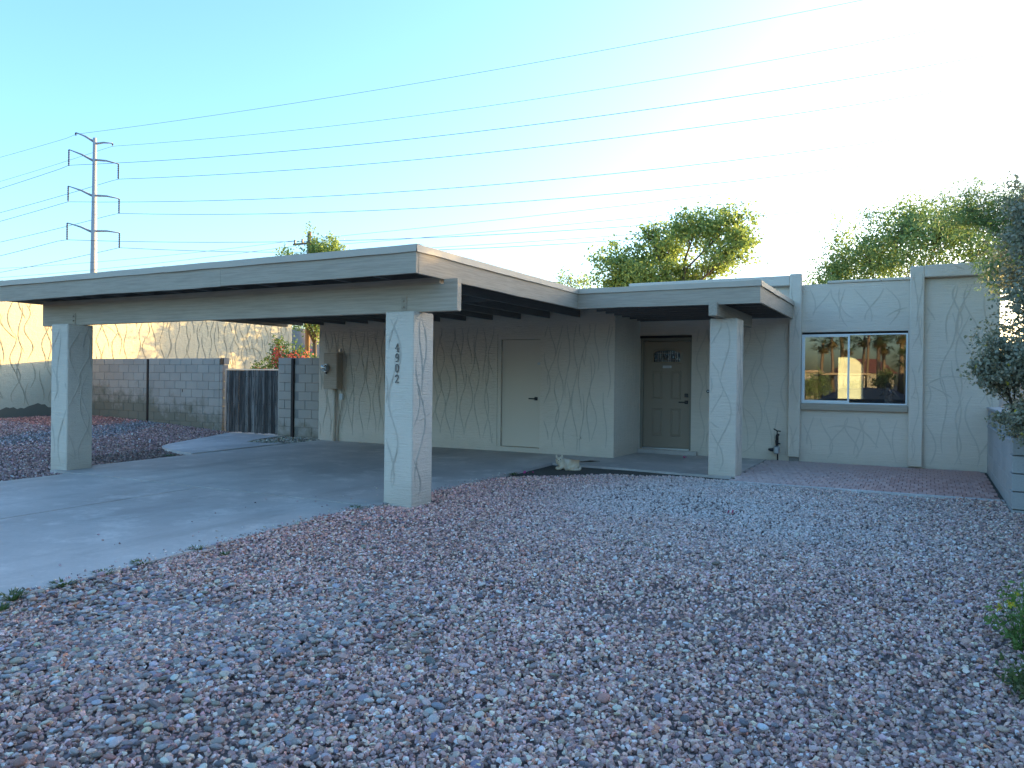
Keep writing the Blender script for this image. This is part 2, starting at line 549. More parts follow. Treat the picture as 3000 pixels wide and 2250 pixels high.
def bx(name, mat, parent, *a, c=0):
    m = MB()
    if c:
        m.cbox(*a, c)
    else:
        m.box(*a)
    return m.build(name, mat, parent)


def copy_tree(o, parent=None):
    c = o.copy()
    COL.objects.link(c)
    c.parent = parent
    for ch in list(o.children):
        copy_tree(ch, c)
    return c


def G(y):
    """height of finished ground / slab"""
    return -0.0155 * max(0.0, 13 - y) if y > -4 else -0.264


def mound(x, y):
    """extra height of the gravel bank towards the neighbour's house"""
    t = max(0.0, min(1.0, (-12.3 - x) / 8.0))
    k = max(0.0, min(1.0, (y - 4.0) / 6.0))
    return 0.29 * t * t * (3 - 2 * t) * k


# ------------------------------------------------------------------ ground, slabs
def axis(vals):
    return sorted(set(round(v, 3) for v in vals))


gx = axis(list(np.arange(-24, 6.01, 0.75)) + list(np.arange(-80, -24, 7)) + list(np.arange(6, 60, 7)) + [-6000, -2500, -800, -300, -150, 100, 250, 700, 2500, 6000])
gy = axis(list(np.arange(-4, 26, 0.75)) + list(np.arange(-100, -4, 8)) + list(np.arange(26, 80, 7)) + [-6000, -2500, -800, -300, 100, 250, 700, 2500, 6000])
vs_, fs_ = [], []
for y in gy:
    for x in gx:
        vs_.append((x, y, G(y) + mound(x, y) - 0.10))
nx = len(gx)
for j in range(len(gy) - 1):
    for i in range(nx - 1):
        a = j * nx + i
        fs_.append((a, a + 1, a + nx + 1, a + nx))
m = MB()
m.add(vs_, fs_)
tag(m.build('ground', 'soil', smooth=True), kind='structure')


def slab(name, mat, poly, top=0.0, thick=0.25):
    m = MB()
    m.prism([(x, y, G(y) + top) for x, y in poly], -thick, 0)
    return tag(m.build(name, mat), kind='structure')


# carport slab and driveway panels (each concrete bay its own piece, joints between them)
drive = bpy.data.objects.new('driveway', None)
COL.objects.link(drive)
drive['_base'] = (0.0, 0.0, 0.0)
tag(drive, kind='structure')


def bay(poly, top=0.0, mat='concrete'):
    m = MB()
    m.prism([(x, y, G(y) + top) for x, y in poly], -0.2, 0)
    return m.build('concrete_bay', mat, drive)


bay([(-11.72, 7.02), (-5.5, 7.02), (-5.52, 12.20), (-5.52, 12.985), (-11.72, 12.985)])
bay([(-11.15, -4), (-8.392, -4), (-8.392, 6.995), (-11.15, 6.995)], -0.003)
bay([(-8.37, -4), (-5.35, -4), (-5.42, 2.2), (-5.62, 6.78), (-5.62, 7.0), (-8.37, 7.0)], -0.004)
m = MB()
m.prism([(-5.505, 11.72, G(11.7)), (-4.2, 11.70, G(11.7)), (-2.50, 11.50, G(11.5)), (-2.50, 14.37, 0), (-4.9, 14.37, 0), (-4.9, 12.97, 0), (-5.505, 12.97, 0)], -0.2, -0.002)
tag(m.build('porch_slab', 'concrete'), kind='structure')
slab('path', 'path', [(-11.74, 9.6), (-11.74, 11.95), (-12.2, 11.75), (-12.62, 11.72), (-12.85, 12.1), (-13.02, 12.7), (-13.15, 13.6), (-15.05, 13.6),
                      (-14.75, 13.0), (-14.4, 12.3), (-14.05, 11.5), (-13.8, 10.95), (-13.62, 10.55), (-13.35, 10.22), (-12.9, 9.95), (-12.4, 9.78)], 0.015)
slab('soil_patch', 'dirt', [(-5.49, 9.7), (-4.9, 10.45), (-4.2, 10.95), (-3.2, 11.2), (-2.5, 11.25), (-2.5, 11.6), (-4.2, 11.75), (-5.49, 11.76)], -0.035, 0.1)
slab('street', 'asphalt', [(-70, -17), (60, -17), (60, -8), (-70, -8)], -0.06, 0.1)
slab('pavement', 'path', [(-70, -8), (60, -8), (60, -6.2), (-70, -6.2)], 0.05, 0.2)
bed = []
m = MB()
for xs in ([-5.5, 1.6],):
    ys = list(np.arange(0.6, 11.71, 0.4))
    for a, b in zip(ys[:-1], ys[1:]):
        m.add([(-5.6, a, G(a) - 0.045), (1.6, a, G(a) - 0.045), (1.6, b, G(b) - 0.045), (-5.6, b, G(b) - 0.045)], [(0, 1, 2, 3)])
tag(m.build('gravel_bed', 'bed'), kind='structure')

# ------------------------------------------------------------------ paver patio
patio = bpy.data.objects.new('paver_patio', None)
COL.objects.link(patio)
patio['_base'] = (0.0, 0.0, 0.0)
tag(patio, kind='structure')
m = MB()
m.prism([(-2.48, 11.12, G(11.12)), (0.87, 11.12, G(11.12)), (0.87, 14.36, 0), (-2.48, 14.36, 0)], -0.2, -0.016)
m.build('joint_sand', 'dirt', patio)
m = MB()
m.prism([(-2.48, 11.02, G(11.0)), (0.86, 11.02, G(11.0)), (0.86, 11.115, G(11.1)), (-2.48, 11.115, G(11.1))], -0.2, 0.004)
m.build('edging_strip', 'path', patio)
pm = []
for k in range(3):
    mm = MB()
    mm.cbox(-0.046, 0.046, -0.096, 0.096, -0.03, 0.0, 0.004)
    me = bpy.data.meshes.new('paver')
    me.from_pydata(mm.v, [], mm.f)
    me.materials.append(M['paver'])
    pm.append(me)
pos = []
for j in range(16):
    yc = 11.225 + j * 0.2
    for i in range(-1, 34):
        xc = -2.42 + i * 0.1 + (0.05 if j % 2 else 0)
        if xc < -2.44 or xc > 0.82:
            continue
        pos.append((xc, yc))
far = MB()
for k, (xc, yc) in enumerate(pos):
    tz = G(yc) + rng.uniform(-0.003, 0.004)
    if k < 300:
        o = bpy.data.objects.new('paver', pm[k % 3])
        COL.objects.link(o)
        o.parent = patio
        o.location = (xc + rng.uniform(-.0015, .0015), yc + rng.uniform(-.0015, .0015), tz)
        o.rotation_euler = (R(rng.uniform(-.5, .5)) + 0.0155, R(rng.uniform(-.7, .7)), R(rng.uniform(-.7, .7)))
    else:
        far.box(xc - 0.046, xc + 0.046, yc - 0.096, yc + 0.096, tz - 0.03, tz)
o = far.build('paver_rows', 'paver', patio)
tag(o, kind='stuff')

# ------------------------------------------------------------------ house
house = thing('house', 'low beige stucco house with flat-roofed carport and recessed entry', 'house', (-5, 14, 0))


def wall_holes(name, mat, parent, x0, x1, z0, z1, y0, y1, holes):
    """wall in the XZ plane, front at y0, back at y1, with rectangular holes (x0,x1,z0,z1)"""
    xs = axis([x0, x1] + [h[0] for h in holes] + [h[1] for h in holes])
    zs = axis([z0, z1] + [h[2] for h in holes] + [h[3] for h in holes])
    ins = lambda x, z: any(h[0] < x < h[1] and h[2] < z < h[3] for h in holes) or not (x0 < x < x1 and z0 < z < z1)
    m = MB()
    for i in range(len(xs) - 1):
        for j in range(len(zs) - 1):
            a, b, c, d = xs[i], xs[i + 1], zs[j], zs[j + 1]
            cx, cz = (a + b) / 2, (c + d) / 2
            if ins(cx, cz):
                continue
            m.add([(a, y0, c), (b, y0, c), (b, y0, d), (a, y0, d)], [(0, 1, 2, 3)])
            m.add([(a, y1, c), (b, y1, c), (b, y1, d), (a, y1, d)], [(3, 2, 1, 0)])
            if ins(a - 1e-3, cz):
                m.add([(a, y0, c), (a, y0, d), (a, y1, d), (a, y1, c)], [(0, 1, 2, 3)])
            if ins(b + 1e-3, cz):
                m.add([(b, y0, c), (b, y1, c), (b, y1, d), (b, y0, d)], [(0, 1, 2, 3)])
            if ins(cx, c - 1e-3):
                m.add([(a, y0, c), (a, y1, c), (b, y1, c), (b, y0, c)], [(0, 1, 2, 3)])
            if ins(cx, d + 1e-3):
                m.add([(a, y0, d), (b, y0, d), (b, y1, d), (a, y1, d)], [(0, 1, 2, 3)])
    o = m.build(name, mat, parent)
    bm = bmesh.new()
    bm.from_mesh(o.data)
    bmesh.ops.remove_doubles(bm, verts=bm.verts, dist=1e-4)
    bm.to_mesh(o.data)
    bm.free()
    return o


def relief(parent, mat, origin, U, V, N, w, h, seed, excl=(), pitch=0.2, width=1.0, wild=0.0, height=1.0, gap=0.15):
    """trowelled wavy grooves: a shallow trough between two raised lips, following wandering strokes"""
    rg = random.Random(seed)
    U, V, N, origin = Vector(U), Vector(V), Vector(N), Vector(origin)
    m = MB()

    def stroke(pts):
        if len(pts) < 4:
            return
        n = len(pts)
        prof = [(-0.012, 0.0), (-0.0065, 0.0075), (0.0, 0.0002), (0.0065, 0.0075), (0.012, 0.0)]
        o = len(m.v)
        for i, (u, v) in enumerate(pts):
            a = pts[max(0, i - 1)]
            b = pts[min(n - 1, i + 1)]
            du, dv = b[0] - a[0], b[1] - a[1]
            L = math.hypot(du, dv) or 1
            pu, pv = -dv / L, du / L
            t = i / (n - 1)
            k = min(1, 5 * t + 0.15, 5 * (1 - t) + 0.15)
            kh = k * rg.uniform(0.55, 1.25)
            for q, (s, hh) in enumerate(prof):
                s = s * width * (0.65 + 0.35 * k) * rg.uniform(0.85, 1.15)
                p = origin + U * (u + pu * s) + V * (v + pv * s) + N * (hh * kh * height - (0.002 if hh == 0 else 0))
                m.v.append(tuple(p))
        for i in range(n - 1):
            for q in range(4):
                m.f.append((o + i * 5 + q, o + i * 5 + q + 1, o + (i + 1) * 5 + q + 1, o + (i + 1) * 5 + q))

    u0 = pitch * 0.4
    col = 0
    while u0 < w - 0.03:
        v0 = rg.uniform(0.03, 0.3)
        while v0 < h - 0.15:
            ln = rg.uniform(0.6, 1.7)
            lam = rg.uniform(0.85, 1.5)
            A = rg.uniform(0.03, 0.075) * (1 + wild)
            ph = (math.pi if col % 2 else 0) + rg.uniform(-0.7, 0.7) + v0 * 6.0
            dr = rg.uniform(-0.06, 0.06) * (1 + 2.5 * wild)
            pts = []
            n = int(ln / 0.035)
            uu = u0 + rg.uniform(-0.05, 0.05)
            for i in range(n + 1):
                v = v0 + ln * i / n
                u = uu + A * math.sin(2 * math.pi * (v - v0) / lam + ph) + dr * (v - v0) + rg.uniform(-.0025, .0025)
                bad = v > h - 0.05 or u < 0.02 or u > w - 0.02 or any(e[0] - .03 < u < e[1] + .03 and e[2] - .03 < v < e[3] + .03 for e in excl)
                if bad:
                    stroke(pts)
                    pts = []
                else:
                    pts.append((u, v))
            stroke(pts)
            v0 += ln * rg.uniform(0.55, 0.95) + rg.uniform(-0.05, gap)
        u0 += pitch * rg.uniform(0.75, 1.25)
        col += 1
    if wild > 0:                       # a few long sweeping diagonal strokes
        for _ in range(int(w * h * 0.9 * wild) + 1):
            u, v = rg.uniform(0.05, w - 0.05), rg.uniform(0.05, h * 0.8)
            an = rg.choice([rg.uniform(0.2, 0.9), rg.uniform(2.2, 2.9)])
            kap = rg.choice([-1, 1]) * rg.uniform(0.9, 2.4)
            pts = []
            for i in range(rg.randint(15, 34)):
                bad = not (0.02 < u < w - 0.02 and 0.02 < v < h - 0.03) or any(e[0] - .03 < u < e[1] + .03 and e[2] - .03 < v < e[3] + .03 for e in excl)
                if bad:
                    break
                pts.append((u, v))
                u += 0.035 * math.cos(an)
                v += 0.035 * math.sin(an)
                an += kap * 0.035
            stroke(pts)
    o = m.build('trowel_relief', mat, parent, smooth=True)
    tag(o, kind='stuff')
    return o


# --- carport back wall and entry walls
w1 = wall_holes('wall', 'stucco', house, -11.8, -4.895, -0.1, 2.9, 12.99, 13.19, [(-7.29, -6.37, 0.09, 2.245)])
relief(w1, 'relief', (-11.8, 12.99, 0), (1, 0, 0), (0, 0, 1), (0, -1, 0), 6.9, 2.46, 3,
       [(4.46, 5.48, 0, 2.32)], 0.145, 0.85)
w2 = bx('wall', 'stucco', house, -5.1, -4.895, 13.19, 14.365, -0.1, 2.9)
relief(w2, 'stucco', (-4.895, 13.06, 0), (0, 1, 0), (0, 0, 1), (1, 0, 0), 1.28, 2.46, 8, (), 0.07, 0.7)
w3 = wall_holes('wall', 'stucco', house, -4.895, 1.02, -0.1, 3.10, 14.365, 14.565,
                [(-4.885, -3.88, 0.075, 2.235), (-1.93, -0.265, 1.02, 2.265)])
relief(w3, 'relief_light', (-3.82, 14.365, 0), (1, 0, 0), (0, 0, 1), (0, -1, 0), 1.68, 2.42, 21, (), 0.2, 1.0, 0.3)
relief(w3, 'relief_light', (-1.92, 14.365, 0.0), (1, 0, 0), (0, 0, 1), (0, -1, 0), 1.66, 0.86, 5, (), 0.17, 1.0, 1.0)
relief(w3, 'relief_light', (-1.92, 14.365, 2.30), (1, 0, 0), (0, 0, 1), (0, -1, 0), 1.66, 0.76, 6, (), 0.24, 1.0, 1.4)
relief(w3, 'relief_light', (-0.02, 14.365, 0.0), (1, 0, 0), (0, 0, 1), (0, -1, 0), 1.03, 3.06, 14, (), 0.17, 1.1, 0.45)
relief(w3, 'relief_light', (-4.8, 14.365, 2.26), (1, 0, 0), (0, 0, 1), (0, -1, 0), 0.95, 0.2, 15, (), 0.12, 0.8, 1.0)
# parapet frame: pilasters with header beams standing proud of the wall
pl = bx('pilaster', 'stucco', house, -2.13, -1.93, 14.25, 14.364, 0.075, 3.29, c=0.012)
relief(pl, 'relief_light', (-2.12, 14.25, 0.1), (1, 0, 0), (0, 0, 1), (0, -1, 0), 0.18, 3.1, 31, (), 0.11, 0.7, 0.2)
pr = bx('pilaster', 'stucco', house, -0.245, -0.037, 14.25, 14.364, 0.02, 3.31, c=0.012)
relief(pr, 'relief_light', (-0.235, 14.25, 0.05), (1, 0, 0), (0, 0, 1), (0, -1, 0), 0.19, 3.2, 32, (), 0.10, 0.7, 0.2)
bx('parapet_header', 'stucco', house, -5.1, -2.131, 14.252, 14.364, 3.085, 3.265, c=0.012)
ph = bx('parapet_header', 'stucco', house, -0.036, 1.06, 14.252, 14.364, 3.12, 3.322, c=0.012)
relief(ph, 'relief_light', (-0.03, 14.252, 3.125), (1, 0, 0), (0, 0, 1), (0, -1, 0), 1.05, 0.19, 33, (), 0.16, 0.9, 1.0)
bx('parapet_cap', 'stucco', house, -1.52, -0.68, 14.34, 14.58, 3.104, 3.148, c=0.008)
bx('parapet_cap', 'stucco', house, -0.675, -0.25, 14.34, 14.58, 3.104, 3.152, c=0.008)
bx('parapet_wall', 'stucco', house, -5.1, -2.131, 14.37, 14.6, 2.9, 3.262)
bx('parapet_wall', 'stucco', house, -0.24, 1.06, 14.37, 14.6, 3.105, 3.318)
# shell of the house behind
bx('side_wall', 'stucco', house, -11.8, -11.6, 13.195, 20.0, -0.1, 2.96)
bx('side_wall', 'stucco', house, 0.82, 1.02, 14.57, 20.0, -0.1, 3.1)
bx('inner_wall', 'white_stucco', house, -2.45, -2.3, 14.57, 19.99, -0.1, 2.84)
bk = wall_holes('back_wall', 'white_stucco', house, -11.8, 1.02, -0.1, 2.9, 20.005, 20.2, [(-1.86, -1.30, 1.02, 2.02)])
m = MB()
ar = [(-1.62 + 0.32 * math.cos(a), 1.70 + 0.32 * math.sin(a)) for a in np.linspace(0, math.pi / 2, 8)]
poly = [(-1.29, 1.70)] + [(-1.29, 2.03)] + [(-1.62, 2.03)] + [(x, z) for x, z in ar[::-1]]
n = len(poly)
m.add([(x, 20.02, z) for x, z in poly] + [(x, 20.15, z) for x, z in poly], [tuple(range(n)), tuple(range(n, 2 * n))[::-1]])
m.build('arch_fill', 'white_stucco', house)
bx('back_pane', 'frosted', house, -1.859, -1.301, 20.10, 20.106, 1.021, 2.019)
bx('floor', 'concrete', house, -11.6, 0.82, 14.57, 20.0, -0.1, 0.02)
bx('main_roof', 'roofing', house, -11.79, -5.11, 13.2, 20.2, 2.905, 2.965)
bx('main_roof', 'roofing', house, -5.10, 1.01, 14.605, 20.2, 2.905, 2.965)
# bare brick footing below the raised pilaster
bx('footing', 'mortar', house, -2.11, -1.95, 14.30, 14.362, -0.05, 0.07)


# --- doors
def door_handle(parent, x, y, z, dirx):
    m = MB()
    m.cbox(x - 0.033, x + 0.033, y - 0.012, y, z - 0.033, z + 0.033, 0.004)
    m.tube([(x, y - 0.012, z), (x, y - 0.05, z)], 0.011, 8)
    m.cbox(min(x, x + dirx * 0.125) - 0.008, max(x, x + dirx * 0.125) + 0.008, y - 0.062, y - 0.044, z - 0.011, z + 0.011, 0.004)
    return m.build('handle', 'black', parent)


sdoor = bx('storage_door', 'door_s', house, -7.205, -6.376, 13.035, 13.075, 0.10, 2.135, c=0.003)
tag(sdoor, 'flat pale beige storage door with black lever handle')
m = MB()
m.box(-7.289, -7.212, 13.0, 13.12, 0.092, 2.244)
m.box(-7.211, -6.371, 13.0, 13.12, 2.142, 2.244)
m.box(-7.20, -6.378, 13.08, 13.12, 0.092, 2.14)
m.build('frame', 'stucco', sdoor)
door_handle(sdoor, -6.47, 13.035, 1.02, -1)
for z in (0.42, 1.82):
    bx('hinge', 'door_s', sdoor, -7.212, -7.198, 13.02, 13.034, z - 0.05, z + 0.05)
bx('hasp', 'steel', sdoor, -6.44, -6.375, 13.02, 13.034, 1.66, 1.70)

fdoor = bpy.data.objects.new('front_door', None)
COL.objects.link(fdoor)
fdoor.parent = house
fdoor.matrix_parent_inverse = Matrix.Translation((5, -14, 0))
fdoor['_base'] = (0.0, 0.0, 0.0)
tag(fdoor, 'taupe panelled front door with arched leaded glass')
DX0, DX1, DY = -4.825, -3.92, 14.42
# leaf: skin with recessed arched opening
leafz0, leafz1 = 0.11, 2.14
gx0, gx1, gz0, gzs = -4.63, -4.11, 1.755, 1.90      # glass: sill, spring
arch = []
for k in range(13):
    a = math.pi * (1 - k / 12)
    arch.append(((gx0 + gx1) / 2 + (gx1 - gx0) / 2 * math.cos(a), gzs + 0.075 * math.sin(a)))
m = MB()
m.box(DX0, DX1, DY, DY + 0.04, leafz0, gz0)
m.box(DX0, gx0, DY, DY + 0.04, gz0 + 0.0001, leafz1)
m.box(gx1, DX1, DY, DY + 0.04, gz0 + 0.0001, leafz1)
for k in range(12):
    (xa, za), (xb, zb) = arch[k], arch[k + 1]
    m.add([(xa, DY, za), (xb, DY, zb), (xb, DY, leafz1), (xa, DY, leafz1), (xa, DY + .04, za), (xb, DY + .04, zb)],
          [(0, 1, 2, 3), (0, 4, 5, 1)])
m.build('leaf', 'door_f', fdoor)
m = MB()
ringo = [((gx0 + gx1) / 2 + (x - (gx0 + gx1) / 2) * 1.16, gz0 + (z - gz0) * 1.22) for x, z in arch]
ring_in = arch
pts_o = [(gx0 - 0.042, gz0 - 0.04)] + ringo + [(gx1 + 0.042, gz0 - 0.04)]
pts_i = [(gx0, gz0)] + ring_in + [(gx1, gz0)]
n = len(pts_o)
for k in range(n):
    k2 = (k + 1) % n
    a, b, c, d = pts_o[k], pts_o[k2], pts_i[k2], pts_i[k]
    m.add([(a[0], DY - .001, a[1]), (b[0], DY - .001, b[1]), (c[0], DY - .016, c[1]), (d[0], DY - .016, d[1])], [(0, 1, 2, 3)])
    m.add([(d[0], DY - .016, d[1]), (c[0], DY - .016, c[1]), (c[0], DY + .02, c[1]), (d[0], DY + .02, d[1])], [(0, 1, 2, 3)])
m.build('glass_moulding', 'door_f', fdoor)
m = MB()
n = len(pts_i)
m.add([(x, DY + 0.022, z) for x, z in pts_i], [tuple(range(n))])
m.build('pane', 'doorglass', fdoor)
m = MB()
for x in (-4.55, -4.47, -4.34, -4.31, -4.21, -4.17):
    m.tube([(x, DY + 0.016, gz0), (x, DY + 0.016, gzs + 0.06)], 0.0045, 5)
for z in (1.79, 1.92):
    m.tube([(gx0, DY + 0.016, z), (gx1, DY + 0.016, z)], 0.0045, 5)
m.build('leading', 'steel', fdoor)
for (a, b, c, d) in ((-4.655, -4.455, 1.04, 1.575), (-4.29, -4.09, 1.04, 1.575), (-4.655, -4.455, 0.33, 0.86), (-4.29, -4.09, 0.33, 0.86)):
    m = MB()
    rings = [(0, 0.001), (0.012, 0.012), (0.03, 0.002), (0.045, 0.010)]
    pr_ = None
    for s, h in rings:
        q = [(a + s, DY - h, c + s), (b - s, DY - h, c + s), (b - s, DY - h, d - s), (a + s, DY - h, d - s)]
        if pr_:
            o_ = len(m.v)
            m.v += pr_ + q
            for k in range(4):
                m.f.append((o_ + k, o_ + (k + 1) % 4, o_ + 4 + (k + 1) % 4, o_ + 4 + k))
        pr_ = q
    m.add(pr_, [(0, 1, 2, 3)])
    m.build('panel', 'door_f', fdoor)
door_handle(fdoor, -3.985, DY, 0.985, -1)
bx('deadbolt', 'black', fdoor, -4.02, -3.95, DY - 0.02, DY, 1.08, 1.15, c=0.005)
m = MB()
m.cbox(-4.45, -4.28, DY - 0.012, DY, 1.63, 1.68, 0.004)
m.tube([(-4.36, DY - .012, 1.65), (-4.36, DY - .03, 1.65), (-4.31, DY - .032, 1.648)], 0.009, 6)
m.build('knocker', 'steel', fdoor)
m = MB()
m.box(-4.884, -4.83, 14.38, 14.5, 0.078, 2.234)
m.box(-3.915, -3.881, 14.38, 14.5, 0.078, 2.234)
m.box(-4.829, -3.916, 14.38, 14.5, 2.15, 2.234)
m.build('frame', 'frame_f', fdoor)
bx('threshold', 'steel', fdoor, -4.829, -3.916, 14.36, 14.47, 0.078, 0.104)
bx('head_flashing', 'darksteel', fdoor, -4.884, -3.881, 14.345, 14.363, 2.205, 2.25)
bx('back_board', 'frame_f', fdoor, -4.829, -3.916, 14.5, 14.53, 0.1, 1.70)
bx('step', 'concrete', house, -4.89, -3.75, 14.27, 14.364, -0.05, 0.068)

# --- window: sliding sash, slightly bowed old glass
win = bpy.data.objects.new('window', None)
COL.objects.link(win)
win.parent = house
win.matrix_parent_inverse = Matrix.Translation((5, -14, 0))
win['_base'] = (0.0, 0.0, 0.0)
tag(win, 'aluminium sliding window reflecting palms')
WX0, WX1, WZ0, WZ1 = -1.925, -0.27, 1.025, 2.225
m = MB()
m.box(WX0, WX0 + 0.022, 14.375, 14.45, WZ0, WZ1)
m.box(WX1 - 0.022, WX1, 14.375, 14.45, WZ0, WZ1)
m.box(WX0 + 0.022, WX1 - 0.022, 14.375, 14.45, WZ0, WZ0 + 0.022)
m.box(WX0 + 0.022, WX1 - 0.022, 14.375, 14.45, WZ1 - 0.02, WZ1)
m.build('frame', 'alu', win)
mid = -1.155
m = MB()
for (a, b, c, d) in ((WX0 + .023, WX0 + .05, WZ0 + .023, WZ1 - .021), (mid - .03, mid, WZ0 + .023, WZ1 - .021)):
    m.box(a, b, 14.385, 14.41, c, d)
m.box(WX0 + .05, mid - .03, 14.385, 14.41, WZ0 + .023, WZ0 + .055)
m.box(WX0 + .05, mid - .03, 14.385, 14.41, WZ1 - .045, WZ1 - .021)
m.build('sliding_sash', 'alu', win)


def pane(x0, x1, z0, z1, y, tilt, mat):
    m = MB()
    N = 10
    for j in range(N + 1):
        for i in range(N + 1):
            u, v = i / N, j / N
            x = x0 + (x1 - x0) * u
            m.v.append((x, y + tilt * (x - x0), z0 + (z1 - z0) * v))
    for j in range(N):
        for i in range(N):
            a = j * (N + 1) + i
            m.f.append((a, a + 1, a + N + 2, a + N + 1))
    return m.build('pane', mat, win, smooth=True)


pane(WX0 + .05, mid - .03, WZ0 + .055, WZ1 - .045, 14.386, 0.036, 'glass2')
pane(mid, WX1 - .022, WZ0 + .022, WZ1 - .02, 14.412, 0.038, 'glass')
bx('head_shadow_gap', 'darksteel', win, -1.93, -0.265, 14.40, 14.44, 2.228, 2.264)
bx('sill', 'trim', house, -1.932, -0.25, 14.30, 14.364, 0.905, 1.015, c=0.012)

# --- roof of the carport and entry (one L-shaped flat deck)
FX0, FX1, FY0 = -12.78, -4.855, 6.84          # carport edges
EX1, EY0 = -2.065, 11.21                       # entry edges
m = MB()
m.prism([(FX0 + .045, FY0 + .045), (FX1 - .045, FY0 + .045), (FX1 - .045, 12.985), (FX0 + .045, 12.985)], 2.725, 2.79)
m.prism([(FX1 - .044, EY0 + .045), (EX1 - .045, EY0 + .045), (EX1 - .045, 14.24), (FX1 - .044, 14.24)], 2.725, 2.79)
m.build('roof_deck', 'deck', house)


def fascia(x0, y0, x1, y1, ax):
    m = MB()
    L = (x1 - x0) if ax == 'x' else (y1 - y0)
    n = max(3, int(L / 0.22))
    ph = rng.uniform(0, 6)
    bz = rng.uniform(-.007, .005)
    for i in range(n + 1):
        t = i / n
        dz = bz + 0.004 * math.sin(t * 5 + ph) + rng.uniform(-.0022, .0022)
        dn = 0.003 * (ph > 3) + 0.004 * math.sin(t * 7 + ph * 2) + rng.uniform(-.001, .001)
        if ax == 'x':
            x = x0 + L * t
            m.v += [(x, y0 + dn, 2.50 + dz), (x, y0 + dn, 2.737), (x, y0 + .04, 2.737), (x, y0 + .04, 2.50 + dz)]
        else:
            y = y0 + L * t
            m.v += [(x0 - dn, y, 2.50 + dz), (x0 - dn, y, 2.737), (x0 - .04, y, 2.737), (x0 - .04, y, 2.50 + dz)]
    for i in range(n):
        for q in range(4):
            m.f.append((i * 4 + q, i * 4 + (q + 1) % 4, (i + 1) * 4 + (q + 1) % 4, (i + 1) * 4 + q))
    m.f += [(0, 1, 2, 3), (n * 4 + 3, n * 4 + 2, n * 4 + 1, n * 4)]
    return m.build('fascia_board', 'trim' if ax == 'x' else 'trim_y', house)


for a, b in ((FX0, -10.71), (-10.706, -7.86), (-7.856, FX1)):
    fascia(a, FY0, b, FY0, 'x')
fascia(FX1, FY0 + 0.041, FX1, 11.25, 'y')
fascia(FX0 + 0.04, FY0 + 0.041, FX0 + 0.04, 12.98, 'y')
fascia(FX1 + 0.001, EY0, EX1, EY0, 'x')
fascia(EX1, EY0 + 0.041, EX1, 14.248, 'y')


def flash(poly):
    """bent drip-edge metal running round the roof, slightly wavy"""
    m = MB()
    for (ax, ay), (bx_, by), nrm in poly:
        L = math.hypot(bx_ - ax, by - ay)
        n = max(2, int(L / 0.35))
        prof = [(0.012, 2.728), (0.021, 2.732), (0.016, 2.79), (0.014, 2.812), (-0.10, 2.816)]
        o = len(m.v)
        for i in range(n + 1):
            t = i / n
            wv = rng.uniform(-0.004, 0.004)
            for s, z in prof:
                m.v.append((ax + (bx_ - ax) * t + nrm[0] * s, ay + (by - ay) * t + nrm[1] * s, z + (wv if z < 2.74 else wv * 0.5)))
        for i in range(n):
            for q in range(4):
                m.f.append((o + i * 5 + q, o + (i + 1) * 5 + q, o + (i + 1) * 5 + q + 1, o + i * 5 + q + 1))
    return m.build('drip_edge', 'flashing', house)


e = 0.014
flash([((FX0 - e, FY0), (-8.9, FY0), (0, -1))])
flash([((-8.9, FY0 - .002), (FX1 + e, FY0 - .002), (0, -1))])
flash([((FX1, FY0 - e), (FX1, EY0 + e), (1, 0))])
flash([((FX1 - e, EY0), (EX1 + e, EY0), (0, -1))])
flash([((EX1, EY0 - e), (EX1, 14.248), (1, 0))])
flash([((FX0, FY0 - e), (FX0, 12.98), (-1, 0))])
m = MB()
m.prism([(FX0 + .05, FY0 + .05), (FX1 - .05, FY0 + .05), (FX1 - .05, 13.2), (FX0 + .05, 13.2)], 2.79, 2.808)
m.prism([(FX1 - .049, EY0 + .05), (EX1 - .05, EY0 + .05), (EX1 - .05, 14.24), (FX1 - .049, 14.24)], 2.79, 2.807)
m.build('roof_membrane', 'roofing', house)
# rafters and blocking
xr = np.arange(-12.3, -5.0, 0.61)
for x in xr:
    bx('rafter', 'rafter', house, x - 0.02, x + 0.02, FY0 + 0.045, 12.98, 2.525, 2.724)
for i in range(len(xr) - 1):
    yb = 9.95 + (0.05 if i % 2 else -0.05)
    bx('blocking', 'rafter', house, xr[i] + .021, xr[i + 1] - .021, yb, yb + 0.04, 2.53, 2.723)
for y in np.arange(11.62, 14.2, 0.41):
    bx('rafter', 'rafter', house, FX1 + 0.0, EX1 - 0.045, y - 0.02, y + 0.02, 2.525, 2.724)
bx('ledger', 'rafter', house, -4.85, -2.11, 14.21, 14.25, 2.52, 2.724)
# carport beam
bm_ = bx('beam', 'beam', house, -12.52, -4.66, 7.36, 7.45, 2.135, 2.452, c=0.004)
bx('plate', 'beam', house, -12.52, -4.90, 7.362, 7.448, 2.4525, 2.522)
bx('plate', 'beam', house, -4.84, -4.66, 7.362, 7.448, 2.4525, 2.50)
for x in (-11.68, -5.38):
    m = MB()
    m.box(x - 0.045, x + 0.03, 7.352, 7.359, 2.14, 2.32)
    for z in (2.27, 2.20):
        m.tube([(x - 0.015, 7.352, z), (x - 0.015, 7.335, z)], 0.014, 6)
    m.build('strap', 'trim', bm_)
bx('entry_beam', 'trim_y', house, -2.775, -2.655, 11.15, 13.69, 2.325, 2.523, c=0.004)


